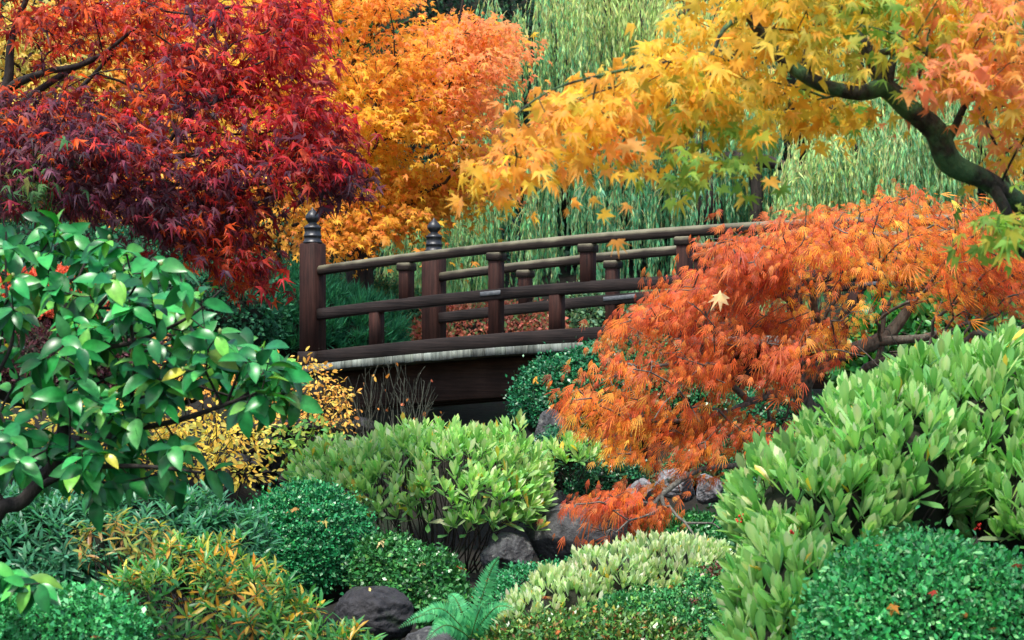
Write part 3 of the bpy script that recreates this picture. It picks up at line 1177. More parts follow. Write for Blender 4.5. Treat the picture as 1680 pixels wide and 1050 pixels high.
# --- ground-cover mounds bottom centre
E_G1 = [Ell(1090, 1058, 8.0, 150, 86, .36), Ell(970, 1085, 7.8, 150, 72, .32), Ell(1190, 1020, 8.4, 80, 92, .34)]
clipped_shrub('ground_cover_mound', 'spreading fine leaved green mound with a reddish bare patch', 'shrub', E_G1, 52000, .0165,
              [(.04, .23, .06, 4), (.07, .31, .08, 2), (.02, .13, .04, 2), (.2, .4, .08, .8)], .09, 2.5, .05, seed=12, kcore=.88,
              patch=[(.80, 1.9, [(.16, .045, .03, 3), (.09, .03, .02, 3), (.05, .16, .04, 1)])])
E_G2 = [Ell(885, 1000, 9.6, 100, 72, .35), Ell(815, 1025, 9.4, 62, 62, .3), Ell(960, 970, 10.0, 80, 50, .3)]
clipped_shrub('azalea_mound', 'soft green mound between the upright fern and whitish strip', 'shrub', E_G2, 20000, .019,
              [(.03, .25, .08, 4), (.05, .32, .1, 2), (.015, .14, .05, 2)], .1, 2.5, .07, seed=13, kcore=.86)
E_G3 = [Ell(1130, 890, 11.0, 90, 46, .4)]
clipped_shrub('shade_ground_cover', 'patch of bright green ground cover in the hollow below the laceleaf maple', 'shrub', E_G3, 12000, .022,
              [(.02, .16, .04, 3), (.05, .24, .05, 2)], .08, 2.5, .07, seed=14)
E_G4 = [Ell(975, 1062, 7.7, 175, 56, .25)]
clipped_shrub('speckled_mound', 'yellow speckled low green shrub along the bottom edge with rusty leaves', 'shrub', E_G4, 17000, .02,
              [(.06, .2, .04, 4), (.14, .3, .05, 2), (.03, .12, .03, 2), (.25, .07, .03, .7), (.4, .38, .08, .5)], .10, 3, .08, seed=15, kcore=.84, T=T_DIAMOND)

# --- bottom-left fine hedge
E_BL = [Ell(90, 1055, 5.8, 150, 90, .28), Ell(-40, 1035, 5.8, 100, 85, .28)]
clipped_shrub('fine_leaf_hedge', 'fine leaved green mound in the bottom left corner', 'shrub', E_BL, 26000, .016,
              [(.05, .34, .10, 4), (.08, .44, .13, 2), (.02, .2, .06, 2)], .09, 3, .06, seed=16, kcore=.86)

# --- blue green narrow-leaved shrub, left
E_BG = [Ell(330, 905, 9.2, 110, 95, .35), Ell(230, 890, 9.0, 120, 85, .35), Ell(90, 910, 8.8, 140, 95, .4), Ell(-20, 900, 8.8, 100, 100, .35)]
whorl_shrub('blue_green_shrub', 'blue green shrub with drooping narrow leaves below the camellia', 'shrub', E_BG, 1150, .078, [(.05, .23, .12, 3), (.10, .32, .18, 2), (.03, .15, .08, 2)],
            [(.03, .13, .07, 2), (.05, .18, .08, 2)], k=9, T=T_NARROW, seed=17, stems=24, kcore=.78, open_=(30, 95), up=.6, yellow=.004, stem_r=.006, mat=M_SATIN)

# --- green and amber azalea, left foreground
E_AZ = [Ell(330, 985, 7.4, 130, 95, .34), Ell(430, 1030, 7.2, 95, 85, .28), Ell(250, 1010, 7.3, 80, 80, .25), Ell(540, 1062, 7.0, 80, 45, .2)]
root_az, azp, azx = whorl_shrub('azalea_shrub', 'leggy azalea with green leaves turning yellow and amber at lower left', 'shrub', E_AZ, 420, .066,
                                [(.08, .32, .09, 3), (.05, .28, .10, 2), (.18, .38, .08, 2)], [(.04, .22, .07, 3), (.09, .27, .06, 2), (.3, .34, .06, .7)], amber=.22,
                                k=8, T=T_NARROW, seed=18, stems=40, kcore=.5, open_=(25, 95), up=.6, yellow=.10, stem_r=.005, depth=.16, bump=.16, has_core=False)
E_AZ2 = [Ell(210, 900, 7.8, 95, 62, .2)]
whorl_shrub('sparse_azalea', 'thin branched azalea with rusty drooping leaves before the blue green shrub', 'shrub', E_AZ2, 34, .064,
            [(.30, .30, .06, 1), (.12, .28, .07, 1)], [(.42, .14, .03, 2), (.28, .07, .02, 2), (.5, .32, .05, 1)], k=7, T=T_NARROW, seed=19, stems=14, open_=(50, 120), has_core=False, stem_r=.004, depth=.2)

# --- fern
def build_fern():
    base = P(775, 1065, 7.8)
    base[2] = float(ground_h(base[0], base[1]))
    crown = P(772, 1050, 7.8)
    root = thing('fern', 'bright green fern with one upright frond beside the rocks', 'fern', base)
    fr = [((818, 914), -.05, .030), ((690, 1008), -.12, .028), ((700, 1050), -.2, .03), ((845, 1000), -.15, .024), ((735, 975), .12, .026), ((800, 985), -.25, .024), ((655, 1030), -.02, .026)]
    for (px, py), dy, pw in fr:
        tip = P(px, py, 7.8 + dy)
        v = tip - crown
        mid = crown + v * .5 + np.array([0, 0, .06 * abs(v[0]) / max(np.linalg.norm(v), .01) + .02])
        pts = catmull([crown, crown * .72 + mid * .28 + np.array([0, 0, .01]), mid, mid * .5 + tip * .5 + np.array([0, 0, .015]), tip], 9)
        mb = MB()
        mb.tube(pts, np.linspace(.0028, .0008, len(pts)), 4, (.10, .2, .05))
        n = 36
        idx = np.linspace(2, len(pts) - 1.01, n)
        i0 = idx.astype(int)
        f = (idx - i0)[:, None]
        q = pts[i0] * (1 - f) + pts[np.minimum(i0 + 1, len(pts) - 1)] * f
        t = unit(np.gradient(q, axis=0))
        side = unit(np.cross(t, np.array([0, -.8, .6])))
        nrm = np.cross(side, t)
        u = np.linspace(0, 1, n)
        ln = pw * 2.1 * np.minimum(u * 5 + .35, 1) * (1 - u ** 1.6) + .006
        for s in (-1, 1):
            d = side * s + t * .32 - nrm * .12 + rng.normal(0, .04, (n, 3))
            mb.inst(T_kite(.3, .3, .04), q, d, nrm + rng.normal(0, .12, (n, 3)), ln, pal(n, [(.06, .36, .14, 2), (.10, .44, .17, 2), (.04, .26, .10, 1)], .1))
        mb.build('frond', M_DULL, root)


build_fern()


# ------------------------------------------------------------------ CAMELLIA (left foreground)
def limb(pts):
    """limb from (px, py, depth, radius in m)"""
    return [np.append(P(a, b, c), r) for a, b, c, r in pts]


def build_camellia():
    g = P(-60, 1100, 6.2)
    g[2] = float(ground_h(g[0], g[1]))
    root = thing('camellia', 'tall camellia with large glossy green leaves at the left edge', 'shrub', g)
    L0 = [np.append(g, .04)] + limb([(-20, 890, 6.2, .028), (40, 820, 6.2, .024), (95, 748, 6.25, .021), (108, 650, 6.3, .020), (118, 570, 6.3, .015), (105, 500, 6.35, .010), (70, 420, 6.4, .006)])
    L1 = limb([(95, 748, 6.25, .014), (190, 712, 6.1, .010), (290, 690, 6.0, .007), (380, 660, 5.9, .004), (430, 640, 5.85, .0025)])
    L2 = limb([(118, 600, 6.3, .012), (150, 575, 6.25, .010), (225, 560, 6.15, .007), (310, 520, 6.1, .005), (370, 470, 6.05, .003)])
    L3 = limb([(108, 650, 6.3, .012), (132, 600, 6.35, .010), (150, 520, 6.3, .008), (215, 450, 6.2, .005), (260, 410, 6.1, .003)])
    L4 = limb([(60, 800, 6.2, .014), (130, 770, 6.0, .009), (230, 765, 5.9, .007), (330, 775, 5.85, .004)])
    L5 = limb([(20, 850, 6.2, .014), (-30, 760, 6.2, .01), (-20, 650, 6.2, .008), (20, 560, 6.2, .006), (10, 470, 6.2, .004), (10, 380, 6.2, .003)])
    poly = [(-60, 370), (20, 345), (120, 362), (210, 405), (300, 435), (345, 475), (380, 560), (440, 575), (470, 610), (482, 650), (410, 665), (300, 650), (220, 690), (230, 720), (340, 725), (392, 775), (310, 800), (220, 795), (160, 820), (100, 790), (-60, 800)]
    L6 = limb([(-25, 880, 6.2, .010), (-12, 950, 5.8, .007), (30, 975, 5.5, .005), (60, 985, 5.4, .003)])
    tg = poly_points(poly, 330, 5.75, 6.75, (1.7, -.34), 3)
    low = poly_points([(-20, 920), (60, 930), (105, 1000), (60, 1040), (-20, 1020)], 7, 5.3, 5.5)
    side = poly_points([(370, 545), (450, 565), (485, 610), (488, 680), (440, 680), (400, 640)], 26, 5.8, 6.5)
    tg = np.vstack([tg, low, side])
    pos, par, rad, dirs, n0, w = grow([L0, L1, L2, L3, L4, L5, L6], tg, .08, .3, .0, .0019, .42, .02)
    mb = MB()
    wood(mb, pos, par, rad, w)
    mb.build('branches', M_BARK, root, True)
    k = 4
    n = len(tg)
    t = np.repeat(dirs, k, 0)
    j = np.tile(np.arange(k), n)
    ref = unit(np.cross(t, np.array([0.1, .25, 1.0])))
    b2 = np.cross(ref, t)
    ph = j * 2.3 + np.repeat(rng.uniform(0, 6.28, n), k)
    rad_ = ref * np.cos(ph)[:, None] + b2 * np.sin(ph)[:, None] * .7
    p = np.repeat(tg, k, 0) - t * (j * .012)[:, None]
    d = unit(t * .55 + rad_ * .9 + np.array([0, -.12, -.4]) + rng.normal(0, .22, (n * k, 3)))
    nr = np.array([-.05, -.6, .75]) + rng.normal(0, .3, (n * k, 3)) + d * np.array([.5, .5, 0])
    py = pix(p)[1]
    c = pal(n * k, [(.016, .175, .046, 4), (.036, .26, .062, 3), (.008, .09, .028, 3), (.13, .35, .055, 1.3)], .26)
    yl = rng.uniform(size=n * k) < .003
    c[yl] = (.42, .42, .05)
    s = .080 * np.exp(rng.normal(0, .24, n * k))
    mb = MB()
    mb.inst(T_CAM, p, d, nr, np.clip(s, .045, .105), c)
    mb.build('foliage', M_GLOSS, root, True)
    for i in rng.permutation(n)[:30]:
        mb = MB()
        a = np.linspace(-math.pi / 2, math.pi / 2, 6)
        mb.lathe(tg[i] + dirs[i] * .008 + np.array([0, 0, .004]), np.column_stack([.006 * np.cos(a), .009 * np.sin(a)]), 7, (.32, .4, .14))
        mb.build('flower_bud', M_SATIN, root, True)


build_camellia()


# ------------------------------------------------------------------ RED MAPLE (upper left)
def build_red_maple():
    g = np.array([-4.6, 11.8, float(ground_h(-4.6, 11.8))])
    root = thing('red_maple', 'crimson and purple Japanese maple spreading across the upper left', 'tree', g)
    L0 = [np.append(g, .14), np.array([-4.3, 11.7, 1.6, .11])] + limb([(-170, 330, 11.6, .09), (-60, 235, 11.5, .06), (8, 150, 11.4, .034), (20, 60, 11.4, .022), (60, -40, 11.4, .014)])
    L1 = limb([(-60, 235, 11.5, .04), (10, 150, 11.4, .03), (70, 120, 11.2, .02), (150, 100, 11, .014), (230, 40, 10.9, .008)])
    L2 = limb([(-60, 250, 11.5, .04), (40, 200, 11.2, .022), (110, 165, 11, .016), (185, 88, 10.9, .010)])
    L3 = limb([(-170, 330, 11.6, .05), (20, 320, 11.3, .034), (130, 290, 11.0, .022), (260, 260, 10.7, .016), (400, 250, 10.5, .012), (520, 240, 10.3, .006)])
    L4 = limb([(130, 290, 11.0, .018), (240, 300, 10.8, .014), (360, 305, 10.6, .009), (480, 300, 10.4, .005)])
    L5 = limb([(-60, 250, 11.5, .03), (90, 130, 11.6, .02), (240, 60, 11.5, .014), (380, 10, 11.4, .008)])
    bo = [([(-60, -20), (120, -50), (280, -30), (420, 0)], 50, 10.8, 11.8), ([(-40, 40), (90, 20), (200, 20), (330, 55)], 44, 10.6, 11.8), ([(60, 85), (170, 60), (260, 75), (350, 115)], 36, 10.6, 11.6),
          ([(240, 20), (380, 15), (470, 5), (505, 30)], 40, 10.4, 11.4), ([(270, 90), (380, 55), (470, 70), (505, 95)], 40, 10.4, 11.4), ([(220, 150), (360, 115), (480, 125), (520, 165)], 50, 10.2, 11.2),
          ([(270, 195), (400, 160), (500, 190), (545, 230)], 54, 10.2, 11.0), ([(330, 240), (430, 215), (520, 245), (555, 265)], 40, 10.1, 10.8), ([(-60, 190), (50, 170), (140, 160), (205, 195)], 48, 10.3, 11.0),
          ([(-60, 225), (80, 208), (180, 218), (240, 255)], 52, 10.2, 10.9), ([(-60, 270), (60, 250), (150, 275)], 34, 10.2, 10.9), ([(60, 240), (170, 225), (265, 250)], 40, 10.0, 10.6),
          ([(270, 275), (390, 258), (500, 275), (585, 312)], 52, 10.1, 10.9), ([(150, 300), (215, 290), (262, 325), (275, 365)], 30, 10.1, 10.7), ([(240, 315), (340, 305), (430, 340)], 34, 10.2, 11.0),
          ([(290, 345), (360, 355), (405, 405), (418, 465)], 44, 10.3, 11.2), ([(240, 350), (310, 375), (350, 420)], 32, 10.4, 11.4), ([(10, 292), (80, 283), (140, 308)], 18, 10.0, 10.4),
          ([(-60, 310), (60, 325), (160, 340)], 30, 10.6, 11.5)]
    bo = [(l, int(n * .62), a, b) for l, n, a, b in bo]
    tg = bough_points(bo, 13)
    pos, par, rad, dirs, n0, w = grow([L0, L1, L2, L3, L4, L5], tg, .12, .4, .03, .0022, .44, .03)
    mb = MB()
    wood(mb, pos, par, rad, w)
    mb.build('trunk', M_BARK, root, True)
    crim = [(.48, .03, .032, 4), (.38, .02, .025, 3), (.66, .10, .04, 2), (.2, .018, .04, 1.8)]
    purp = [(.10, .035, .06, 4), (.16, .04, .07, 3), (.06, .025, .04, 2), (.3, .025, .045, 1)]
    ored = [(.56, .07, .02, 3), (.66, .13, .025, 2), (.36, .025, .018, 3), (.18, .015, .02, 1.5)]
    green = [(.07, .2, .07, 3), (.2, .25, .06, 1)]
    zones = [(120, 40, 120, ored), (380, 30, 90, crim), (230, 100, 70, ored), (90, 235, 110, purp), (170, 300, 60, purp), (300, 170, 40, purp), (350, 60, 40, purp), (430, 130, 80, crim), (400, 210, 90, crim), (220, 240, 50, crim),
             (500, 260, 50, crim), (420, 310, 70, purp), (300, 300, 60, purp), (540, 300, 40, purp), (380, 410, 60, ored), (220, 350, 60, purp), (440, 440, 40, crim), (60, 300, 32, green)]
    mb = MB()
    T_RED = [T_palmate(7, 112, .26, .35, None, .05, 21), T_palmate(7, 100, .24, .55, None, .06, 22), T_palmate(5, 85, .27, .6, None, .06, 23), T_palmate(7, 120, .28, .2, None, .05, 24)]
    maple_sprays(mb, T_RED, tg, dirs, 20, .058, .085, lambda p: zone_pal(p, zones, .26), droop=.42, sj=.3, flat=.4)
    mb.build('crown', M_MAPLE, root)


build_red_maple()


# ------------------------------------------------------------------ ORANGE MAPLE (beyond the bridge)
def build_orange_maple():
    g = P(585, 560, 22.4)
    g[2] = float(ground_h(g[0], g[1])) - .05
    root = thing('orange_maple', 'golden orange Japanese maple standing beyond the left end of the bridge', 'tree', g)
    L0 = [np.append(g, .20)] + limb([(590, 440, 22.4, .16), (575, 340, 22.3, .11), (596, 270, 22.2, .07), (640, 205, 22, .05), (690, 165, 21.8, .03), (740, 90, 21.6, .02), (760, 0, 21.5, .014)])
    L1 = limb([(575, 340, 22.3, .06), (640, 350, 21.8, .04), (690, 318, 21.5, .028), (730, 300, 21.3, .016)])
    L2 = limb([(585, 300, 22.3, .07), (520, 200, 22.4, .05), (500, 100, 22.4, .035), (560, 40, 22.3, .025), (660, 0, 22, .016)])
    L3 = limb([(596, 270, 22.2, .05), (575, 180, 22, .035), (590, 80, 22, .022), (680, 30, 21.8, .012)])
    L4 = limb([(575, 340, 22.3, .05), (520, 360, 21.8, .03), (480, 370, 21.5, .02)])
    reg = [([(380, -60), (640, -60), (650, 20), (700, 60), (830, 40), (800, 110), (790, 190), (830, 250), (740, 260), (700, 240), (640, 260), (560, 270), (400, 260)], 520),
           ([(540, 240), (760, 240), (800, 300), (740, 320), (600, 300)], 75),
           ([(470, 290), (600, 300), (720, 270), (790, 290), (740, 340), (650, 370), (590, 405), (520, 400), (470, 370)], 150),
           ([(680, 40), (760, 20), (840, 45), (800, 130), (720, 110)], 70)]
    tg = np.vstack([poly_points(p, n, 20.4, 23.2, (.8, -.02), 31) for p, n in reg])
    pos, par, rad, dirs, n0, w = grow([L0, L1, L2, L3, L4], tg, .2, .4, .03, .0042, .45, .04)
    mb = MB()
    wood(mb, pos, par, rad, w)
    mb.build('trunk', M_BARK, root, True)
    yel = [(.92, .56, .06, 4), (.92, .46, .05, 3), (.88, .62, .10, 1.2)]
    org = [(.92, .38, .06, 4), (.92, .46, .06, 3), (.90, .29, .07, 2)]
    cor = [(.90, .36, .14, 3), (.90, .28, .12, 2), (.92, .46, .12, 1)]
    zones = [(450, 60, 80, yel), (520, 200, 90, yel), (620, 120, 60, org), (600, 30, 60, org), (690, 120, 70, org), (780, 90, 50, cor), (770, 170, 60, cor), (700, 230, 60, yel), (640, 260, 60, yel),
             (520, 350, 60, org), (600, 380, 50, org), (690, 300, 50, org), (470, 150, 50, yel)]
    mb = MB()
    maple_sprays(mb, T_MAPLE5, tg, dirs, 30, .064, .22, lambda p: zone_pal(p, zones, .13), droop=.35, flat=.2, face=(0, -.7, .6))
    mb.build('crown', M_GOLD, root)


build_orange_maple()


# ------------------------------------------------------------------ GOLDEN MAPLE (right foreground)
def build_gold_maple():
    g = np.array([1.75, 5.9, float(ground_h(1.75, 5.9))])
    root = thing('golden_maple', 'foreground maple with a mossy leaning trunk and yellow to pink leaves', 'tree', g)
    L0 = [np.append(g, .075), np.array([1.72, 5.85, 1.2, .06])] + limb([(1730, 420, 5.7, .05), (1690, 352, 5.65, .030), (1625, 300, 5.6, .030), (1560, 268, 5.55, .036), (1535, 215, 5.52, .034), (1490, 178, 5.5, .031), (1452, 145, 5.5, .028),
                                                                      (1410, 153, 5.45, .022), (1350, 140, 5.4, .020), (1300, 110, 5.4, .019), (1262, 72, 5.4, .017), (1225, 20, 5.4, .013), (1190, -50, 5.4, .01)])
    L1 = limb([(1455, 148, 5.5, .026), (1425, 85, 5.5, .02), (1385, 35, 5.55, .018), (1350, -40, 5.6, .014)])
    L2 = limb([(1455, 148, 5.5, .016), (1462, 110, 5.5, .013), (1465, 85, 5.52, .011), (1430, 90, 5.4, .008)])
    L3 = limb([(1625, 300, 5.6, .018), (1650, 345, 5.55, .016), (1662, 385, 5.5, .014), (1672, 410, 5.5, .010), (1690, 430, 5.5, .005)])
    L4 = limb([(1262, 72, 5.4, .009), (1180, 85, 5.3, .006), (1080, 105, 5.25, .005), (1000, 120, 5.2, .004), (900, 150, 5.15, .003), (820, 210, 5.1, .002)])
    L5 = limb([(1548, 250, 5.55, .014), (1590, 160, 5.5, .01), (1640, 90, 5.5, .008), (1670, 0, 5.5, .005)])
    L6 = limb([(1225, 20, 5.4, .01), (1180, 60, 5.3, .006), (1160, 160, 5.25, .004), (1150, 260, 5.2, .002)])
    reg = [([(850, 260), (875, 205), (915, 155), (1000, 130), (1100, 85), (1150, 95), (1080, 150), (1000, 190), (910, 215), (870, 235), (850, 270)], 42, 5.0, 5.7),
           ([(1100, 10), (1250, -60), (1400, -60), (1370, 20), (1320, 70), (1230, 80), (1180, 150), (1110, 150)], 52, 5.0, 5.9),
           ([(1125, 150), (1190, 170), (1185, 230), (1160, 290), (1140, 260)], 16, 5.0, 5.4),
           ([(1250, 100), (1400, 165), (1450, 175), (1330, 190), (1260, 185), (1210, 150)], 26, 5.6, 6.2),
           ([(1380, -60), (1500, -60), (1480, 60), (1400, 90), (1380, 40)], 22, 5.2, 5.9),
           ([(1460, -50), (1720, -50), (1720, 210), (1640, 210), (1580, 180), (1510, 120), (1480, 60)], 88, 5.2, 6.0),
           ([(1000, 200), (1030, 205), (1010, 260), (995, 250)], 4, 5.1, 5.3),
           ([(835, 250), (860, 250), (850, 325), (838, 315)], 6, 5.0, 5.2),
           ([(1620, 220), (1720, 210), (1720, 290), (1650, 280)], 9, 5.6, 6.0), ([(1610, 325), (1690, 320), (1690, 380), (1640, 390)], 7, 5.1, 5.4)]
    tg = np.vstack([poly_points(p, n, a, b, (1.6, -.5), 41) for p, n, a, b in reg])
    pos, par, rad, dirs, n0, w = grow([L0, L1, L2, L3, L4, L5, L6], tg, .07, .4, .02, .0012, .4, .015)
    mb = MB()
    wood(mb, pos, par, rad, w)
    mb.build('trunk', M_MOSSBARK, root, True)
    gold = [(.88, .54, .06, 4), (.88, .44, .055, 3), (.80, .60, .10, 2.5)]
    oran = [(.90, .42, .08, 4), (.90, .34, .08, 3), (.90, .52, .07, 2)]
    yg = [(.74, .58, .08, 3), (.45, .42, .06, 2), (.8, .42, .04, 2)]
    gr = [(.20, .40, .07, 3), (.32, .48, .08, 2), (.45, .42, .06, 2)]
    pk = [(.86, .33, .14, 4), (.84, .27, .14, 2), (.86, .42, .1, 2), (.84, .48, .08, 1)]
    zones = [(860, 200, 90, oran), (960, 190, 70, gold), (1010, 230, 50, oran), (1080, 120, 70, gold), (1200, 60, 60, gold), (1180, 170, 60, yg), (1160, 260, 60, gr), (1010, 290, 30, yg), (1300, 160, 80, gold),
             (1300, 40, 70, yg), (1440, 70, 60, gr), (1380, 120, 50, yg), (1540, 60, 60, yg), (1640, 100, 90, pk), (1560, 150, 50, pk), (1660, 240, 40, gold), (1660, 380, 50, gr), (820, 320, 40, gold)]
    mb = MB()
    maple_sprays(mb, T_MAPLE, tg, dirs, 12, .042, .075, lambda p: zone_pal(p, zones, .12), droop=.55, sj=.25, face=(0, -.7, .6))
    mb.build('crown', M_GOLD, root)


build_gold_maple()


# ------------------------------------------------------------------ ORANGE LACELEAF MAPLE (right, in front of the bridge)
def build_lace_maple():
    g = P(1345, 800, 12.3)
    g[2] = float(ground_h(g[0], g[1]))
    root = thing('laceleaf_maple', 'weeping orange laceleaf maple with twisted branches in front of the bridge', 'tree', g)
    L0 = [np.append(g, .10)] + limb([(1352, 720, 12.3, .075), (1318, 660, 12.2, .06), (1330, 615, 12.1, .05), (1385, 580, 12.1, .046), (1440, 560, 12.1, .05), (1470, 535, 12.1, .04), (1495, 490, 12.1, .032), (1480, 430, 12.1, .024),
                                    (1420, 390, 12.1, .018), (1340, 370, 11.9, .012)])
    L1 = limb([(1440, 560, 12.1, .034), (1510, 555, 11.9, .026), (1545, 548, 11.8, .022), (1580, 560, 11.7, .018), (1605, 545, 11.6, .018), (1640, 560, 11.6, .014), (1700, 520, 11.5, .01)])
    L2 = limb([(1385, 580, 12.1, .028), (1340, 520, 11.9, .024), (1330, 470, 11.8, .02), (1290, 440, 11.6, .015), (1230, 440, 11.4, .01), (1130, 470, 11.2, .006)])
    L3 = limb([(1318, 660, 12.2, .028), (1290, 640, 11.9, .022), (1230, 660, 11.6, .018), (1180, 680, 11.4, .014), (1120, 690, 11.2, .009), (1040, 690, 11, .005)])
    L4 = limb([(1330, 740, 12.2, .03), (1290, 705, 11.8, .022), (1255, 725, 11.5, .02), (1220, 760, 11.3, .016), (1150, 770, 11.1, .015), (1100, 800, 10.9, .012), (1060, 835, 10.8, .009), (990, 870, 10.7, .004)])
    L5 = limb([(1495, 490, 12.1, .02), (1560, 430, 12, .016), (1640, 400, 11.8, .012), (1710, 420, 11.7, .008)])
    L6 = limb([(1330, 470, 11.8, .014), (1240, 400, 11.6, .01), (1160, 410, 11.3, .007)])
    L7 = limb([(1230, 660, 11.6, .014), (1160, 600, 11.3, .011), (1080, 600, 11.1, .008), (1000, 620, 10.9, .004)])
    reg = [([(1160, 405), (1215, 362), (1300, 345), (1420, 312), (1560, 325), (1720, 350), (1720, 470), (1600, 450), (1480, 440), (1400, 450), (1300, 430), (1200, 430)], 345),
           ([(985, 560), (1030, 515), (1080, 475), (1200, 415), (1290, 430), (1230, 470), (1150, 500), (1100, 530), (1030, 555)], 115),
           ([(1190, 480), (1300, 470), (1260, 520), (1400, 500), (1470, 450), (1400, 545), (1290, 550), (1200, 530)], 55),
           ([(930, 640), (985, 585), (1050, 590), (1050, 680), (1040, 750), (960, 735), (935, 690)], 62),
           ([(1080, 580), (1200, 570), (1390, 570), (1370, 610), (1250, 620), (1120, 640)], 48),
           ([(1050, 695), (1140, 655), (1230, 670), (1270, 730), (1240, 755), (1180, 745), (1080, 745), (1030, 725)], 52),
           ([(920, 830), (960, 815), (1050, 800), (1060, 815), (1020, 840), (960, 850)], 24),
           ([(1050, 840), (1100, 830), (1070, 860), (1030, 870)], 6),
           ([(1500, 450), (1720, 450), (1720, 510), (1640, 490), (1540, 480)], 45),
           ([(1140, 405), (1215, 362), (1310, 350), (1290, 420), (1170, 430)], 46), ([(1080, 535), (1330, 535), (1330, 585), (1080, 590)], 34)]
    dep = [(11.0, 12.6), (10.7, 11.9), (11.2, 12.2), (10.6, 11.3), (10.8, 11.8), (10.6, 11.6), (10.5, 10.9), (10.6, 10.8), (11.2, 12.2), (10.9, 11.6), (10.8, 11.5)]
    tg = np.vstack([poly_points(p, n, d[0], d[1], (2.1, (-.25, .0)[i] if i < 2 else .2), 51) for i, ((p, n), d) in enumerate(zip(reg, dep))])
    bare = np.vstack([poly_points([(1380, 520), (1480, 480), (1640, 500), (1660, 560), (1560, 600), (1420, 630)], 60, 11.2, 12.2), poly_points([(1240, 640), (1330, 650), (1300, 760), (1210, 770)], 26, 10.9, 11.6),
                      poly_points([(1180, 470), (1420, 420), (1440, 540), (1260, 560)], 40, 11.2, 12.0), poly_points([(960, 860), (1080, 800), (1100, 850), (1000, 900)], 26, 10.4, 10.9),
                      poly_points([(990, 620), (1140, 560), (1150, 650), (1030, 680)], 30, 10.7, 11.3), poly_points([(1090, 950), (1185, 820), (1220, 860), (1130, 1000)], 16, 10.0, 10.6)])
    nl = len(tg)
    pos, par, rad, dirs, n0, w = grow([L0, L1, L2, L3, L4, L5, L6, L7], np.vstack([tg, bare]), .09, .5, .06, .0026, .42, .035)
    dirs = dirs[:nl]
    mb = MB()
    wood(mb, pos, par, rad, w)
    mb.build('trunk', M_GREYBARK, root, True)
    ora = [(.68, .17, .03, 4), (.76, .27, .035, 3), (.54, .10, .03, 3), (.80, .38, .05, 1.3)]
    red = [(.58, .125, .035, 4), (.70, .21, .035, 3), (.45, .07, .03, 2)]
    yel = [(.87, .42, .05, 3), (.85, .31, .04, 3), (.84, .5, .07, 1)]
    zones = [(1100, 500, 90, red), (1220, 420, 80, red), (1420, 380, 90, ora), (1480, 430, 50, yel), (1560, 400, 90, ora), (1660, 440, 50, red), (1000, 640, 60, ora), (1000, 720, 40, yel), (1250, 600, 90, red), (1150, 700, 60, ora),
             (1250, 740, 50, ora), (980, 840, 60, red), (1400, 480, 60, yel)]
    n, k = len(tg), 15
    base = np.repeat(tg, k, 0) - np.repeat(dirs, k, 0) * rng.uniform(-.05, .34, (n * k, 1))
    off = rng.normal(0, 1, (n * k, 3)) * np.array([.05, .05, .028])
    p = base + off
    hub = P(1400, 380, 12.2)
    out = unit((p - hub) * np.array([1, 1, 0]))
    slope = np.clip(np.linalg.norm((p - hub)[:, :2], axis=1) / 1.6, 0.15, 1)[:, None]
    d = unit(out * .8 + np.array([0, 0, -1]) * (.25 + .6 * slope) + np.repeat(dirs, k, 0) * .3 + rng.normal(0, .3, (n * k, 3)))
    nr = out * .6 + np.array([0, -.45, .55]) + rng.normal(0, .35, (n * k, 3))
    mb = MB()
    mb.inst(T_LACE, p, d, nr, .070 * np.exp(rng.normal(0, .3, n * k)), zone_pal(p, zones, .22))
    mb.build('crown', M_MAPLE, root)


build_lace_maple()


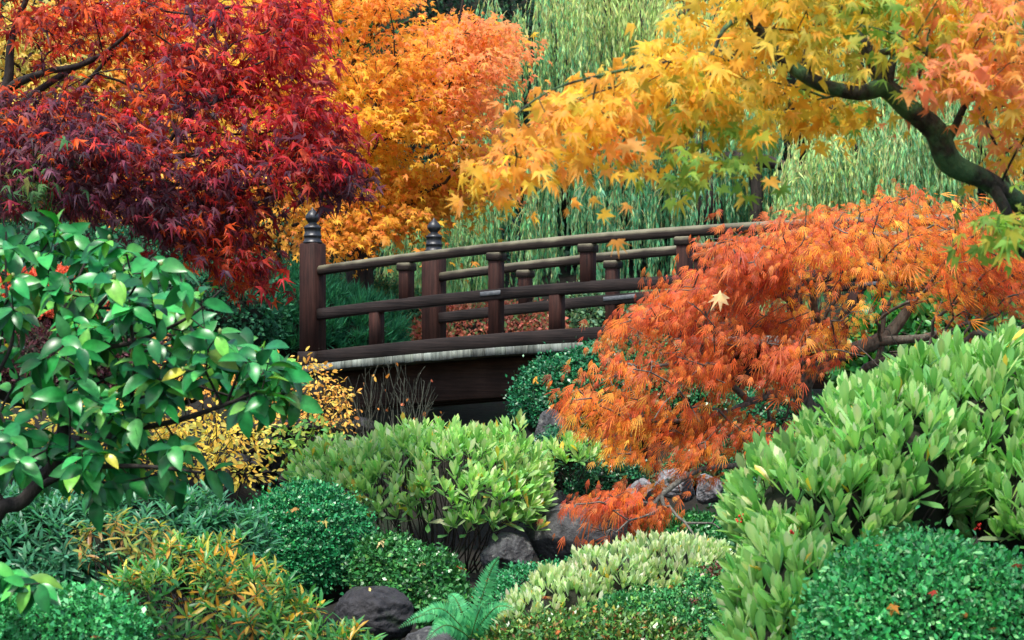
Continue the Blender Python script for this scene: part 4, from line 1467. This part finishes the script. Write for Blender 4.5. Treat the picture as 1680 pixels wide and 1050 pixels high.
# ------------------------------------------------------------------ WILLOWS (beyond the bridge)
def build_willow(label, base_px, Y, limbs, arches, nst, seed, colfn, top_open=.25):
    g = P(base_px, 560, Y)
    g[2] = float(ground_h(g[0], g[1])) - .05
    root = thing('weeping_willow', label, 'tree', g)
    Ls = [[np.append(g, limbs[0][0][3] * 1.15)] + limb(limbs[0])] + [limb(l) for l in limbs[1:]]
    pos, par, rad, dirs, n0, w = grow(Ls, np.zeros((0, 3)), .2)
    mb = MB()
    wood(mb, pos, par, rad, np.ones(len(pos)))
    mb.build('trunk', M_BARK, root, True)
    tw, lf = MB(), MB()
    Pp, Dd, Cc, Ss = [], [], [], []
    tot = sum(a[-1] for a in arches)
    for a in arches:
        pts = catmull([P(*q) for q in a[0]], 8)
        lmin, lmax = a[1]
        for s in range(int(nst * a[-1] / tot)):
            if s % 9 == 0:
                uc, dl = rng.uniform(0, len(pts) - 1.01), rng.normal(0, .25)
                dv = rng.normal(0, 1, 3) * np.array([.02, a[2], .2])
            u = float(np.clip(uc + rng.normal(0, .10), 0, len(pts) - 1.01))
            i = int(u)
            st = pts[i] * (1 - (u - i)) + pts[i + 1] * (u - i) + dv + rng.normal(0, 1, 3) * np.array([.05, .08, .08])
            L_ = max(rng.uniform(lmin, lmax) + dl, .3)
            az = rng.uniform(0, 6.28)
            hv = np.array([math.cos(az), math.sin(az) * .8 - .25, 0]) * rng.uniform(.05, .3)
            m = 12
            t = np.linspace(0, 1, m)
            sway = rng.normal(0, .03, 2)
            q = st + hv * (1 - np.exp(-3 * t))[:, None] + np.array([0, 0, 1.0]) * ((.12 * np.sin(np.minimum(t * 4, 3.14)) * rng.uniform(0, 1)) - L_ * t ** 1.15)[:, None]
            q[:, 0] += sway[0] * np.sin(t * 5) + sway[1] * t
            tw.tube(q, np.linspace(.0045, .0016, m), 3, (.6, .56, .26))
            nl = int(L_ / .026)
            v = np.sort(rng.uniform(.04, 1, nl)) * (m - 1.001)
            j = v.astype(int)
            f = (v - j)[:, None]
            lp = q[j] * (1 - f) + q[j + 1] * f
            tg = unit(q[j + 1] - q[j])
            sd = rng.normal(0, 1, (nl, 3)) * np.array([1, 1, .3])
            Pp.append(lp)
            Dd.append(tg * 1.1 + unit(sd) * .38 + np.array([0, 0, -.25]))
            Ss.append(.088 * np.exp(rng.normal(0, .25, nl)))
    Pp, Dd, Ss = np.concatenate(Pp), np.concatenate(Dd), np.concatenate(Ss)
    nr = np.array([0, -.8, .5]) + rng.normal(0, .5, (len(Pp), 3))
    lf.inst(T_WILLOW, Pp, Dd, nr, Ss, colfn(Pp))
    tw.build('hanging_twigs', M_PLAIN, root)
    lf.build('crown', M_DULL, root)


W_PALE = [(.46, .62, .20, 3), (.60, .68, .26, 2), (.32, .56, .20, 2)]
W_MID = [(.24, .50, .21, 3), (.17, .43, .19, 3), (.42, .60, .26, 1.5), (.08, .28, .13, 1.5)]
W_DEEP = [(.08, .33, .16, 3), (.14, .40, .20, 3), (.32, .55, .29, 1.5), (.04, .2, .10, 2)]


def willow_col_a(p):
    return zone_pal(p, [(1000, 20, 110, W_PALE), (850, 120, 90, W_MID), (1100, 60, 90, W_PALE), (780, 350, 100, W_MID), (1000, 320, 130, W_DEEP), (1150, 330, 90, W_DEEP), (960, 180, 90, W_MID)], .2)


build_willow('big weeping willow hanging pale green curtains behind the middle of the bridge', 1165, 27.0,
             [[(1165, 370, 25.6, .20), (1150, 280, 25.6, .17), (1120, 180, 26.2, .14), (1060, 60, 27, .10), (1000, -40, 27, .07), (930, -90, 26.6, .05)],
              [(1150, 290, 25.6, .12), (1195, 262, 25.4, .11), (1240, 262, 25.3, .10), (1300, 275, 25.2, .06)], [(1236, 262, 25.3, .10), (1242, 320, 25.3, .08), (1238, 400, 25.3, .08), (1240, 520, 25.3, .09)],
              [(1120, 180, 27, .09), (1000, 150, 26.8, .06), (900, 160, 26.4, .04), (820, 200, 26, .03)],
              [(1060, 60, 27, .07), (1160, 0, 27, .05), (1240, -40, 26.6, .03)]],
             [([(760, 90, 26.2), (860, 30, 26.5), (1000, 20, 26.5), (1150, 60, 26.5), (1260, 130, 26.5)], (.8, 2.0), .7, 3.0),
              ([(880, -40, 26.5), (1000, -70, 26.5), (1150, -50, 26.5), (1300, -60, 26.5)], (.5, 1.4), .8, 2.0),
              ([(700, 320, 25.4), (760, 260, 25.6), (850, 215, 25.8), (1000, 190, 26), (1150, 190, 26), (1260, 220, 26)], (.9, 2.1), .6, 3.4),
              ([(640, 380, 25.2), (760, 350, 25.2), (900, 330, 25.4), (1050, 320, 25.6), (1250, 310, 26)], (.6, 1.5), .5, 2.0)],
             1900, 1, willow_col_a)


def willow_col_b(p):
    return zone_pal(p, [(1350, 290, 80, W_PALE), (1400, 330, 90, W_MID), (1550, 270, 90, W_MID), (1300, 350, 50, W_MID), (1650, 270, 60, W_PALE)], .2)


build_willow('second weeping willow with a rounded pale mound behind the leaning maple trunk', 1500, 25.0,
             [[(1500, 420, 25, .16), (1490, 330, 25, .12), (1470, 250, 25, .09), (1420, 240, 24.8, .06), (1340, 265, 24.5, .03)],
              [(1470, 250, 25, .07), (1560, 190, 25, .05), (1650, 170, 24.8, .04)]],
             [([(1290, 310, 24.0), (1340, 265, 24.0), (1420, 225, 24.2), (1500, 210, 24.2), (1600, 200, 24.4)], (.5, 1.4), .4, 2.4),
              ([(1260, 330, 24.6), (1340, 235, 24.8), (1450, 180, 25), (1600, 160, 25), (1740, 170, 25)], (.8, 1.8), .5, 2.4),
              ([(1350, 60, 25.6), (1500, 20, 25.8), (1650, 20, 25.8), (1750, 50, 25.8)], (.9, 2.0), .6, 1.6)],
             1250, 2, willow_col_b)


# ------------------------------------------------------------------ MIDDLE DISTANCE SHRUBS
def twig_shrub(name, label, cat, base_px, base_py, Y, poly, n, Y0, Y1, k, leaf, colors, T=T_OVAL, mat=None, spread=.05, stems=7, tip=.0016, bark=None, gap=None, seed=0, flat=.5, droop=.2, bf=.4):
    b = P(base_px, base_py, Y)
    b[2] = float(ground_h(b[0], b[1]))
    root = thing(name, label, cat, b)
    tg = poly_points(poly, n, Y0, Y1, gap, seed)
    c = tg.mean(0)
    Ls = []
    for i in range(stems):
        e = tg[rng.integers(n)]
        s = b + np.append(rng.normal(0, .05, 2), 0) * (i > 0)
        m = s * .5 + e * .5 + np.array([0, 0, .08]) + rng.normal(0, .03, 3)
        Ls.append([np.append(s, .010), np.append(s * .6 + m * .4, .008), np.append(m, .006), np.append(e * .85 + m * .15, .003)])
    pos, par, rad, dirs, n0, w = grow(Ls, tg, .07, bf, .02, tip, .4, .02)
    # stems after the first start at the shared base
    mb = MB()
    wood(mb, pos, par, np.minimum(rad, .014), w)
    mb.build('stems', bark or M_BARK, root)
    if k == 0:          # nearly bare: single leaves left at some twig ends
        q = rng.permutation(n)[:22]
        mb = MB()
        mb.inst(T_OVAL, tg[q], dirs[q] + rng.normal(0, .6, (len(q), 3)) + np.array([0, 0, -.4]), np.array([0, -.7, .5]) + rng.normal(0, .3, (len(q), 3)), leaf * np.exp(rng.normal(0, .25, len(q))),
                pal(len(q), [(.72, .28, .07, 2), (.7, .18, .09, 1.5), (.72, .42, .09, 1)]))
        mb.build('last_leaves', M_DULL, root)
    if k > 0:
        mb = MB()
        maple_sprays(mb, T, tg, dirs, k, leaf, spread, (lambda p: pal(len(p), colors, .14)), droop=droop, flat=flat, face=(0, -.4, .8))
        mb.build('foliage', mat or M_DULL, root)
    return root


Y_LEAF = [(.80, .60, .09, 4), (.70, .56, .11, 3), (.72, .40, .07, 1.5), (.42, .46, .11, 2.2)]
YO_LEAF = [(.74, .42, .08, 4), (.72, .32, .07, 2.5), (.66, .50, .11, 3)]
twig_shrub('yellow_shrub', 'orange yellow small leaved shrub at the foot of the left bridge post', 'shrub', 490, 760, 15.6,
           [(405, 610), (450, 585), (520, 590), (560, 620), (590, 660), (560, 700), (500, 690), (430, 690), (410, 650)], 105, 14.6, 15.8, 9, .040, YO_LEAF, seed=61, gap=(1.5, -.4))
twig_shrub('lemon_shrub', 'lemon yellow shrub seen under the arching camellia branches', 'shrub', 390, 830, 13.4,
           [(250, 690), (360, 660), (440, 680), (475, 730), (450, 780), (380, 790), (280, 760)], 120, 12.6, 13.6, 8, .046, Y_LEAF, seed=62, gap=(1.5, -.4))
twig_shrub('shaded_yellow_shrub', 'yellow leaved shrub hidden behind the camellia trunk', 'shrub', 130, 860, 12.6,
           [(-20, 670), (120, 640), (260, 630), (310, 690), (280, 780), (150, 800), (-20, 780)], 150, 12, 13, 9, .042, Y_LEAF, seed=63, gap=(1.2, -.3))
twig_shrub('amber_shrub', 'amber shrub showing through the middle of the camellia', 'shrub', 330, 740, 14.2,
           [(250, 560), (330, 545), (400, 570), (420, 640), (360, 660), (270, 640)], 90, 13.6, 14.6, 9, .04, YO_LEAF, seed=64, gap=(1.2, -.3))
twig_shrub('bare_shrub', 'nearly bare grey twigged shrub under the left bridge span', 'shrub', 640, 770, 15.0,
           [(530, 640), (600, 600), (640, 585), (700, 600), (720, 650), (740, 700), (620, 710), (540, 720)], 260, 14.5, 15.3, 0, .045, YO_LEAF, bark=M_OLIVETWIG, tip=.0017, stems=18, seed=65, bf=.9)
twig_shrub('seedling_shrub', 'thin green and yellow leafy plant beside the stone abutment', 'shrub', 500, 800, 13.4,
           [(455, 700), (520, 690), (565, 715), (545, 745), (480, 750), (455, 730)], 40, 13, 13.5, 7, .05, [(.12, .3, .06, 3), (.3, .38, .07, 2), (.07, .24, .06, 2)], seed=66, flat=.6)

# pine-like shrub, pale shrub and red azaleas beyond the bridge
E_PINE = [Ell(480, 545, 20.6, 105, 100, .7), Ell(570, 560, 20.8, 90, 80, .6), Ell(420, 520, 20.4, 80, 80, .6)]


def needle_shrub(label, ells, n, seed):
    root = thing('dwarf_pine', label, 'shrub', base_of(ells))
    p, nn, dep = shell(ells, n, .12, 1.4, .08, seed=seed)
    m = len(p)
    k = 14
    ax = unit(nn * .7 + np.array([0, 0, .8]) + rng.normal(0, .2, (m, 3)))
    d = unit(np.repeat(ax, k, 0) + rng.normal(0, .42, (m * k, 3)))
    mb = MB()
    mb.inst(T_kite(.07, .4, 0), np.repeat(p, k, 0), d, rng.normal(0, 1, (m * k, 3)), .13 * np.exp(rng.normal(0, .2, m * k)), pal(m * k, [(.02, .15, .07, 3), (.04, .22, .10, 2), (.01, .08, .045, 2)], .15))
    mb.build('needles', M_DULL, root)
    core(ells, .82, seed).build('shade_core', M_CORE, root, True)


needle_shrub('dark green needled shrub behind the left bridge post', E_PINE, 2600, 71)
E_PALE2 = [Ell(620, 540, 22.8, 95, 75, .6), Ell(560, 520, 23, 70, 60, .5), Ell(690, 560, 22.6, 80, 70, .5)]
clipped_shrub('mint_shrub', 'mint green shrub with pale new leaves seen through the bridge railings', 'shrub', E_PALE2, 20000, .05,
              [(.10, .30, .14, 3), (.06, .22, .10, 3), (.35, .45, .2, 1), (.5, .5, .22, .5)], .14, 2, .1, seed=72, mat=M_DULL)
E_RED2 = [Ell(790, 565, 21.6, 110, 70, .5), Ell(870, 550, 21.8, 60, 50, .5)]
clipped_shrub('red_azalea', 'pinkish red azalea hedge seen between the bridge rails', 'shrub', E_RED2, 17000, .042,
              [(.62, .20, .13, 3), (.66, .30, .2, 2), (.45, .09, .07, 2), (.16, .3, .1, 2.5)], .12, 2, .1, seed=73, mat=M_DULL)
E_MINT3 = [Ell(980, 530, 22.4, 80, 62, .5), Ell(1080, 540, 22.4, 90, 60, .5)]
clipped_shrub('grey_green_shrub', 'grey green low shrub behind the bridge beside the red azalea', 'shrub', E_MINT3, 13000, .048,
              [(.14, .30, .16, 3), (.08, .22, .12, 2), (.3, .38, .2, 1)], .14, 2, .1, seed=74, mat=M_DULL)
E_OR = [Ell(85, 500, 15.0, 100, 62, .4), Ell(-20, 520, 15.0, 80, 60, .4)]
clipped_shrub('coral_azalea', 'coral red azalea mound glimpsed through the upper camellia', 'shrub', E_OR, 14000, .032,
              [(.68, .14, .07, 3), (.6, .09, .05, 2), (.7, .25, .1, 1)], .14, 2, .1, seed=75, mat=M_DULL)
E_MAR = [Ell(90, 610, 14.6, 150, 72, .4), Ell(250, 620, 14.8, 120, 60, .4)]
clipped_shrub('maroon_shrub', 'dull maroon shrub in shade behind the camellia', 'shrub', E_MAR, 16000, .034,
              [(.10, .035, .045, 3), (.06, .025, .03, 2), (.08, .10, .05, 1)], .14, 2, .1, seed=76, mat=M_DULL)
E_HEDGE = [Ell(330, 520, 19.0, 130, 95, .6), Ell(200, 480, 19.4, 140, 100, .6), Ell(40, 470, 19.6, 150, 110, .6)]
clipped_shrub('shaded_evergreen', 'wide dark evergreen shrub under the red maple', 'shrub', E_HEDGE, 22000, .05,
              [(.02, .12, .06, 3), (.035, .17, .08, 2), (.01, .06, .03, 2)], .14, 1.6, .1, seed=77, mat=M_DULL)
E_UND = [Ell(1560, 580, 13.2, 150, 110, .4), Ell(1450, 600, 13.2, 90, 80, .35)]
clipped_shrub('broad_green_shrub', 'shaded leafy green shrub behind the bare curling maple branches', 'shrub', E_UND, 5200, .075,
              [(.03, .2, .06, 3), (.06, .28, .07, 2), (.12, .34, .08, 1), (.3, .38, .06, .5)], .2, 1.6, .16, seed=78, mat=M_SATIN, T=T_OVAL, kcore=.7)


# ------------------------------------------------------------------ BACKGROUND TREES
def crown_tree(name, label, base_px, Y, ells, n, leaf, colors, trunk_r, mat=None, T=None, k=8, seed=0, spread=.25, kcore=.6):
    c = np.mean([e.c for e in ells], 0)
    g = P(base_px, 560, Y)
    g[2] = float(ground_h(g[0], g[1])) - .05
    root = thing(name, label, 'tree', g)
    p, nn, dep = shell(ells, n, .2, 1.4, .14, zmin=-.8, seed=seed)
    L0 = [np.append(g, trunk_r), np.append(g * .5 + c * .5 + np.array([.1, 0, 0]), trunk_r * .7), np.append(c, trunk_r * .4)]
    tg = p[rng.permutation(len(p))[:120]]
    pos, par, rad, dirs, n0, w = grow([L0], tg, .35, .4, .02, trunk_r * .05, .42, .05)
    mb = MB()
    wood(mb, pos, par, rad, w)
    mb.build('trunk', M_BARK, root, True)
    mb = MB()
    maple_sprays(mb, T or T_DIAMOND, p, nn, k, leaf, spread, lambda q: pal(len(q), colors, .18), droop=.3, flat=.5)
    mb.build('crown', mat or M_DULL, root)
    return root


crown_tree('yellow_tree', 'bright yellow tree glowing behind the red maple branches', 60, 27, [Ell(20, 190, 27, 160, 190, 1.2)], 330, .11,
           [(.62, .50, .10, 3), (.55, .46, .12, 2), (.42, .42, .12, 1.5), (.62, .36, .07, 1)], .18, T=T_MAPLE5, k=12, seed=81, spread=.25)
crown_tree('amber_tree', 'amber orange tree showing through gaps in the red maple', 280, 28, [Ell(270, 110, 28, 160, 170, 1.2), Ell(330, 310, 27.5, 150, 110, 1)], 420, .11,
           [(.72, .26, .04, 3), (.8, .40, .06, 2), (.42, .10, .03, 2), (.78, .52, .08, 1)], .16, T=T_MAPLE5, k=16, seed=86, spread=.25)
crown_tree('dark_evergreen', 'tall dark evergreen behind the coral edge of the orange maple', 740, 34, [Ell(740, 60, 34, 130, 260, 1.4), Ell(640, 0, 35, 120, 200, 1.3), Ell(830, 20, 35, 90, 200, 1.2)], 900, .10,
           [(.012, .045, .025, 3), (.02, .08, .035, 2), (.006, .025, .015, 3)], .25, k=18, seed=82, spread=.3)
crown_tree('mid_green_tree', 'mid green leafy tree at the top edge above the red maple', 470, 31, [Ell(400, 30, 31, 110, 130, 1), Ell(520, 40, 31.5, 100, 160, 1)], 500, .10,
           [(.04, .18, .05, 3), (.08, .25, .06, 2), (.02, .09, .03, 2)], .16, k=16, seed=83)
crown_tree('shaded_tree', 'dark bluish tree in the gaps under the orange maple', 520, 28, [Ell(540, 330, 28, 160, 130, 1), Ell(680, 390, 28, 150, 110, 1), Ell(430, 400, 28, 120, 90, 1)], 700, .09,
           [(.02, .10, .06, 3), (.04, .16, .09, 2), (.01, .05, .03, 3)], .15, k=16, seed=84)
crown_tree('golden_tree', 'soft golden tree filling the top right behind the foreground maple', 1600, 30, [Ell(1560, 40, 30, 170, 170, 1.2), Ell(1700, 80, 30, 130, 180, 1), Ell(1400, 10, 30, 120, 110, 1)], 650, .11,
           [(.72, .50, .12, 3), (.75, .42, .08, 2), (.5, .48, .14, 1)], .2, T=T_MAPLE5, k=14, seed=85)


def far_wood():
    ells = []
    q = np.random.default_rng(5)
    for i in range(26):
        Y = q.uniform(38, 46)
        ells.append(Ell(-160 + i * 80 + q.uniform(-30, 30), q.uniform(60, 330), Y, q.uniform(110, 160), q.uniform(240, 330), 2.0))
    p, nn, dep = shell(ells, 9000, .2, 2, .1, zmin=-.9, seed=91, back=.05)
    mb = MB()
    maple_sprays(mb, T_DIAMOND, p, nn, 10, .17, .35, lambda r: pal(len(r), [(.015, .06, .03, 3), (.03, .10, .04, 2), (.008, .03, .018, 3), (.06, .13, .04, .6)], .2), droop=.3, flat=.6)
    tag(mb.build('far_wood', M_DULL), kind='stuff')
    mb = core(ells, .84, 91)  # added dark hulls, shade between the far crowns given as shape
    tag(mb.build('far_wood_shade_core', M_CORE, None, True), kind='stuff')


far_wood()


# ------------------------------------------------------------------ FALLEN LEAVES lying on shrubs and rocks
def fallen(label, p, n, size, col, roll=0.0, T=T_palmate(5, 112, .44, .55), shape='fallen_leaf', petiole=None):
    mb = MB()
    n = unit(np.asarray(n, float))
    d = unit(np.cross(n, np.array([math.cos(roll), .25, math.sin(roll)])))
    base = np.asarray(p) - d * size * .35
    mb.inst(T, base[None], d[None], n[None], size, np.array([col]))
    q = base - d * size * .55
    mb.tube(np.array([base, (base + q) / 2 + n * .006, q]), [.0012, .001, .0012], 4, np.asarray(col) * .7)
    tag(mb.build(shape, M_PLAIN), label, 'leaf', 'fallen leaves')


p = P(1176, 492, 10.5)
fallen('large cream maple leaf caught on the orange laceleaf maple', p, (-.35, -.8, .5), .095, (.62, .44, .22), 2.4, T_palmate(7, 116, .44, .4, None, .05, 77))
for lab, ell, px, py, sz, c, ro in [
    ('curled tan leaf on top of the clipped round shrub', E_ROUND[0], 482, 838, .07, (.55, .3, .1), .4),
    ('pale yellow leaf on the right shoulder of the clipped round shrub', E_ROUND[0], 528, 860, .055, (.6, .5, .15), 2.6),
    ('cream leaf on the low spilling shrub near the round shrub', E_SPILL[0], 625, 896, .05, (.75, .6, .3), 2.2),
    ('small straw coloured leaf lower on the spilling shrub', E_SPILL[1], 692, 928, .045, (.65, .5, .25), .3),
    ('maroon leaf low on the front of the small leaved shrub', E_BR[0], 1405, 994, .042, (.28, .03, .03), 1.8),
    ('orange yellow leaf on the front of the small leaved shrub', E_BR[0], 1466, 1001, .042, (.75, .32, .05), 2.7),
    ('red leaf high on the small leaved shrub near its middle', E_BR[0], 1529, 974, .034, (.5, .06, .04), .2),
    ('rust leaf on the small leaved shrub by the right edge', E_BR[1], 1664, 935, .048, (.42, .10, .04), 1.2),
    ('pinkish red leaf where small leaved shrub meets the pale shrub', E_BR[1], 1600, 916, .042, (.6, .13, .10), .5),
    ('golden leaf on the dark mounded shrub under the bridge', E_M1[0], 880, 625, .085, (.85, .42, .06), 2.2),
]:
    q, n = ell.hit(px, py, .02)
    fallen(lab, q, n + np.array([0, -.1, .5]), sz * .8, np.array(c) * .75, ro)
for lab, px, py, sz, c, ro in [('yellow leaf on top of the dark boulder', 606, 972, .045, (.75, .6, .2), .3), ('narrow tan leaf lower left on the dark boulder', 590, 984, .05, (.65, .42, .12), .1)]:
    e = Ell(614, 1010, 8.6, 60, 46, .18)
    q, n = e.hit(px, py, .012)
    fallen(lab, q, n * .5 + np.array([0, -.4, .6]), sz, c, ro, T_OVAL)


# small orange leaflets that have dropped on the ground cover and rocks
mb = MB()
for ells, n in ((E_G1, 70), (E_G4, 40), (E_STRIP, 25), (E_BR, 14), (E_G2, 25), (E_BL, 14), (E_SPILL, 10)):
    p, nn, dep = shell(ells, n, .07, 2.5, .02, zmin=.1, seed=12, back=0)
    p = p + nn * .012
    mb.inst(T_LACE + T_MAPLE[:1], p, rng.normal(0, 1, (len(p), 3)) * np.array([1, 1, .3]), nn + np.array([0, -.2, .5]) + rng.normal(0, .3, (len(p), 3)), .034 * np.exp(rng.normal(0, .25, len(p))),
            pal(len(p), [(.6, .16, .04, 3), (.45, .10, .04, 2), (.35, .05, .03, 1), (.6, .36, .1, 1)]))
tag(mb.build('leaf_litter', M_PLAIN), kind='stuff')
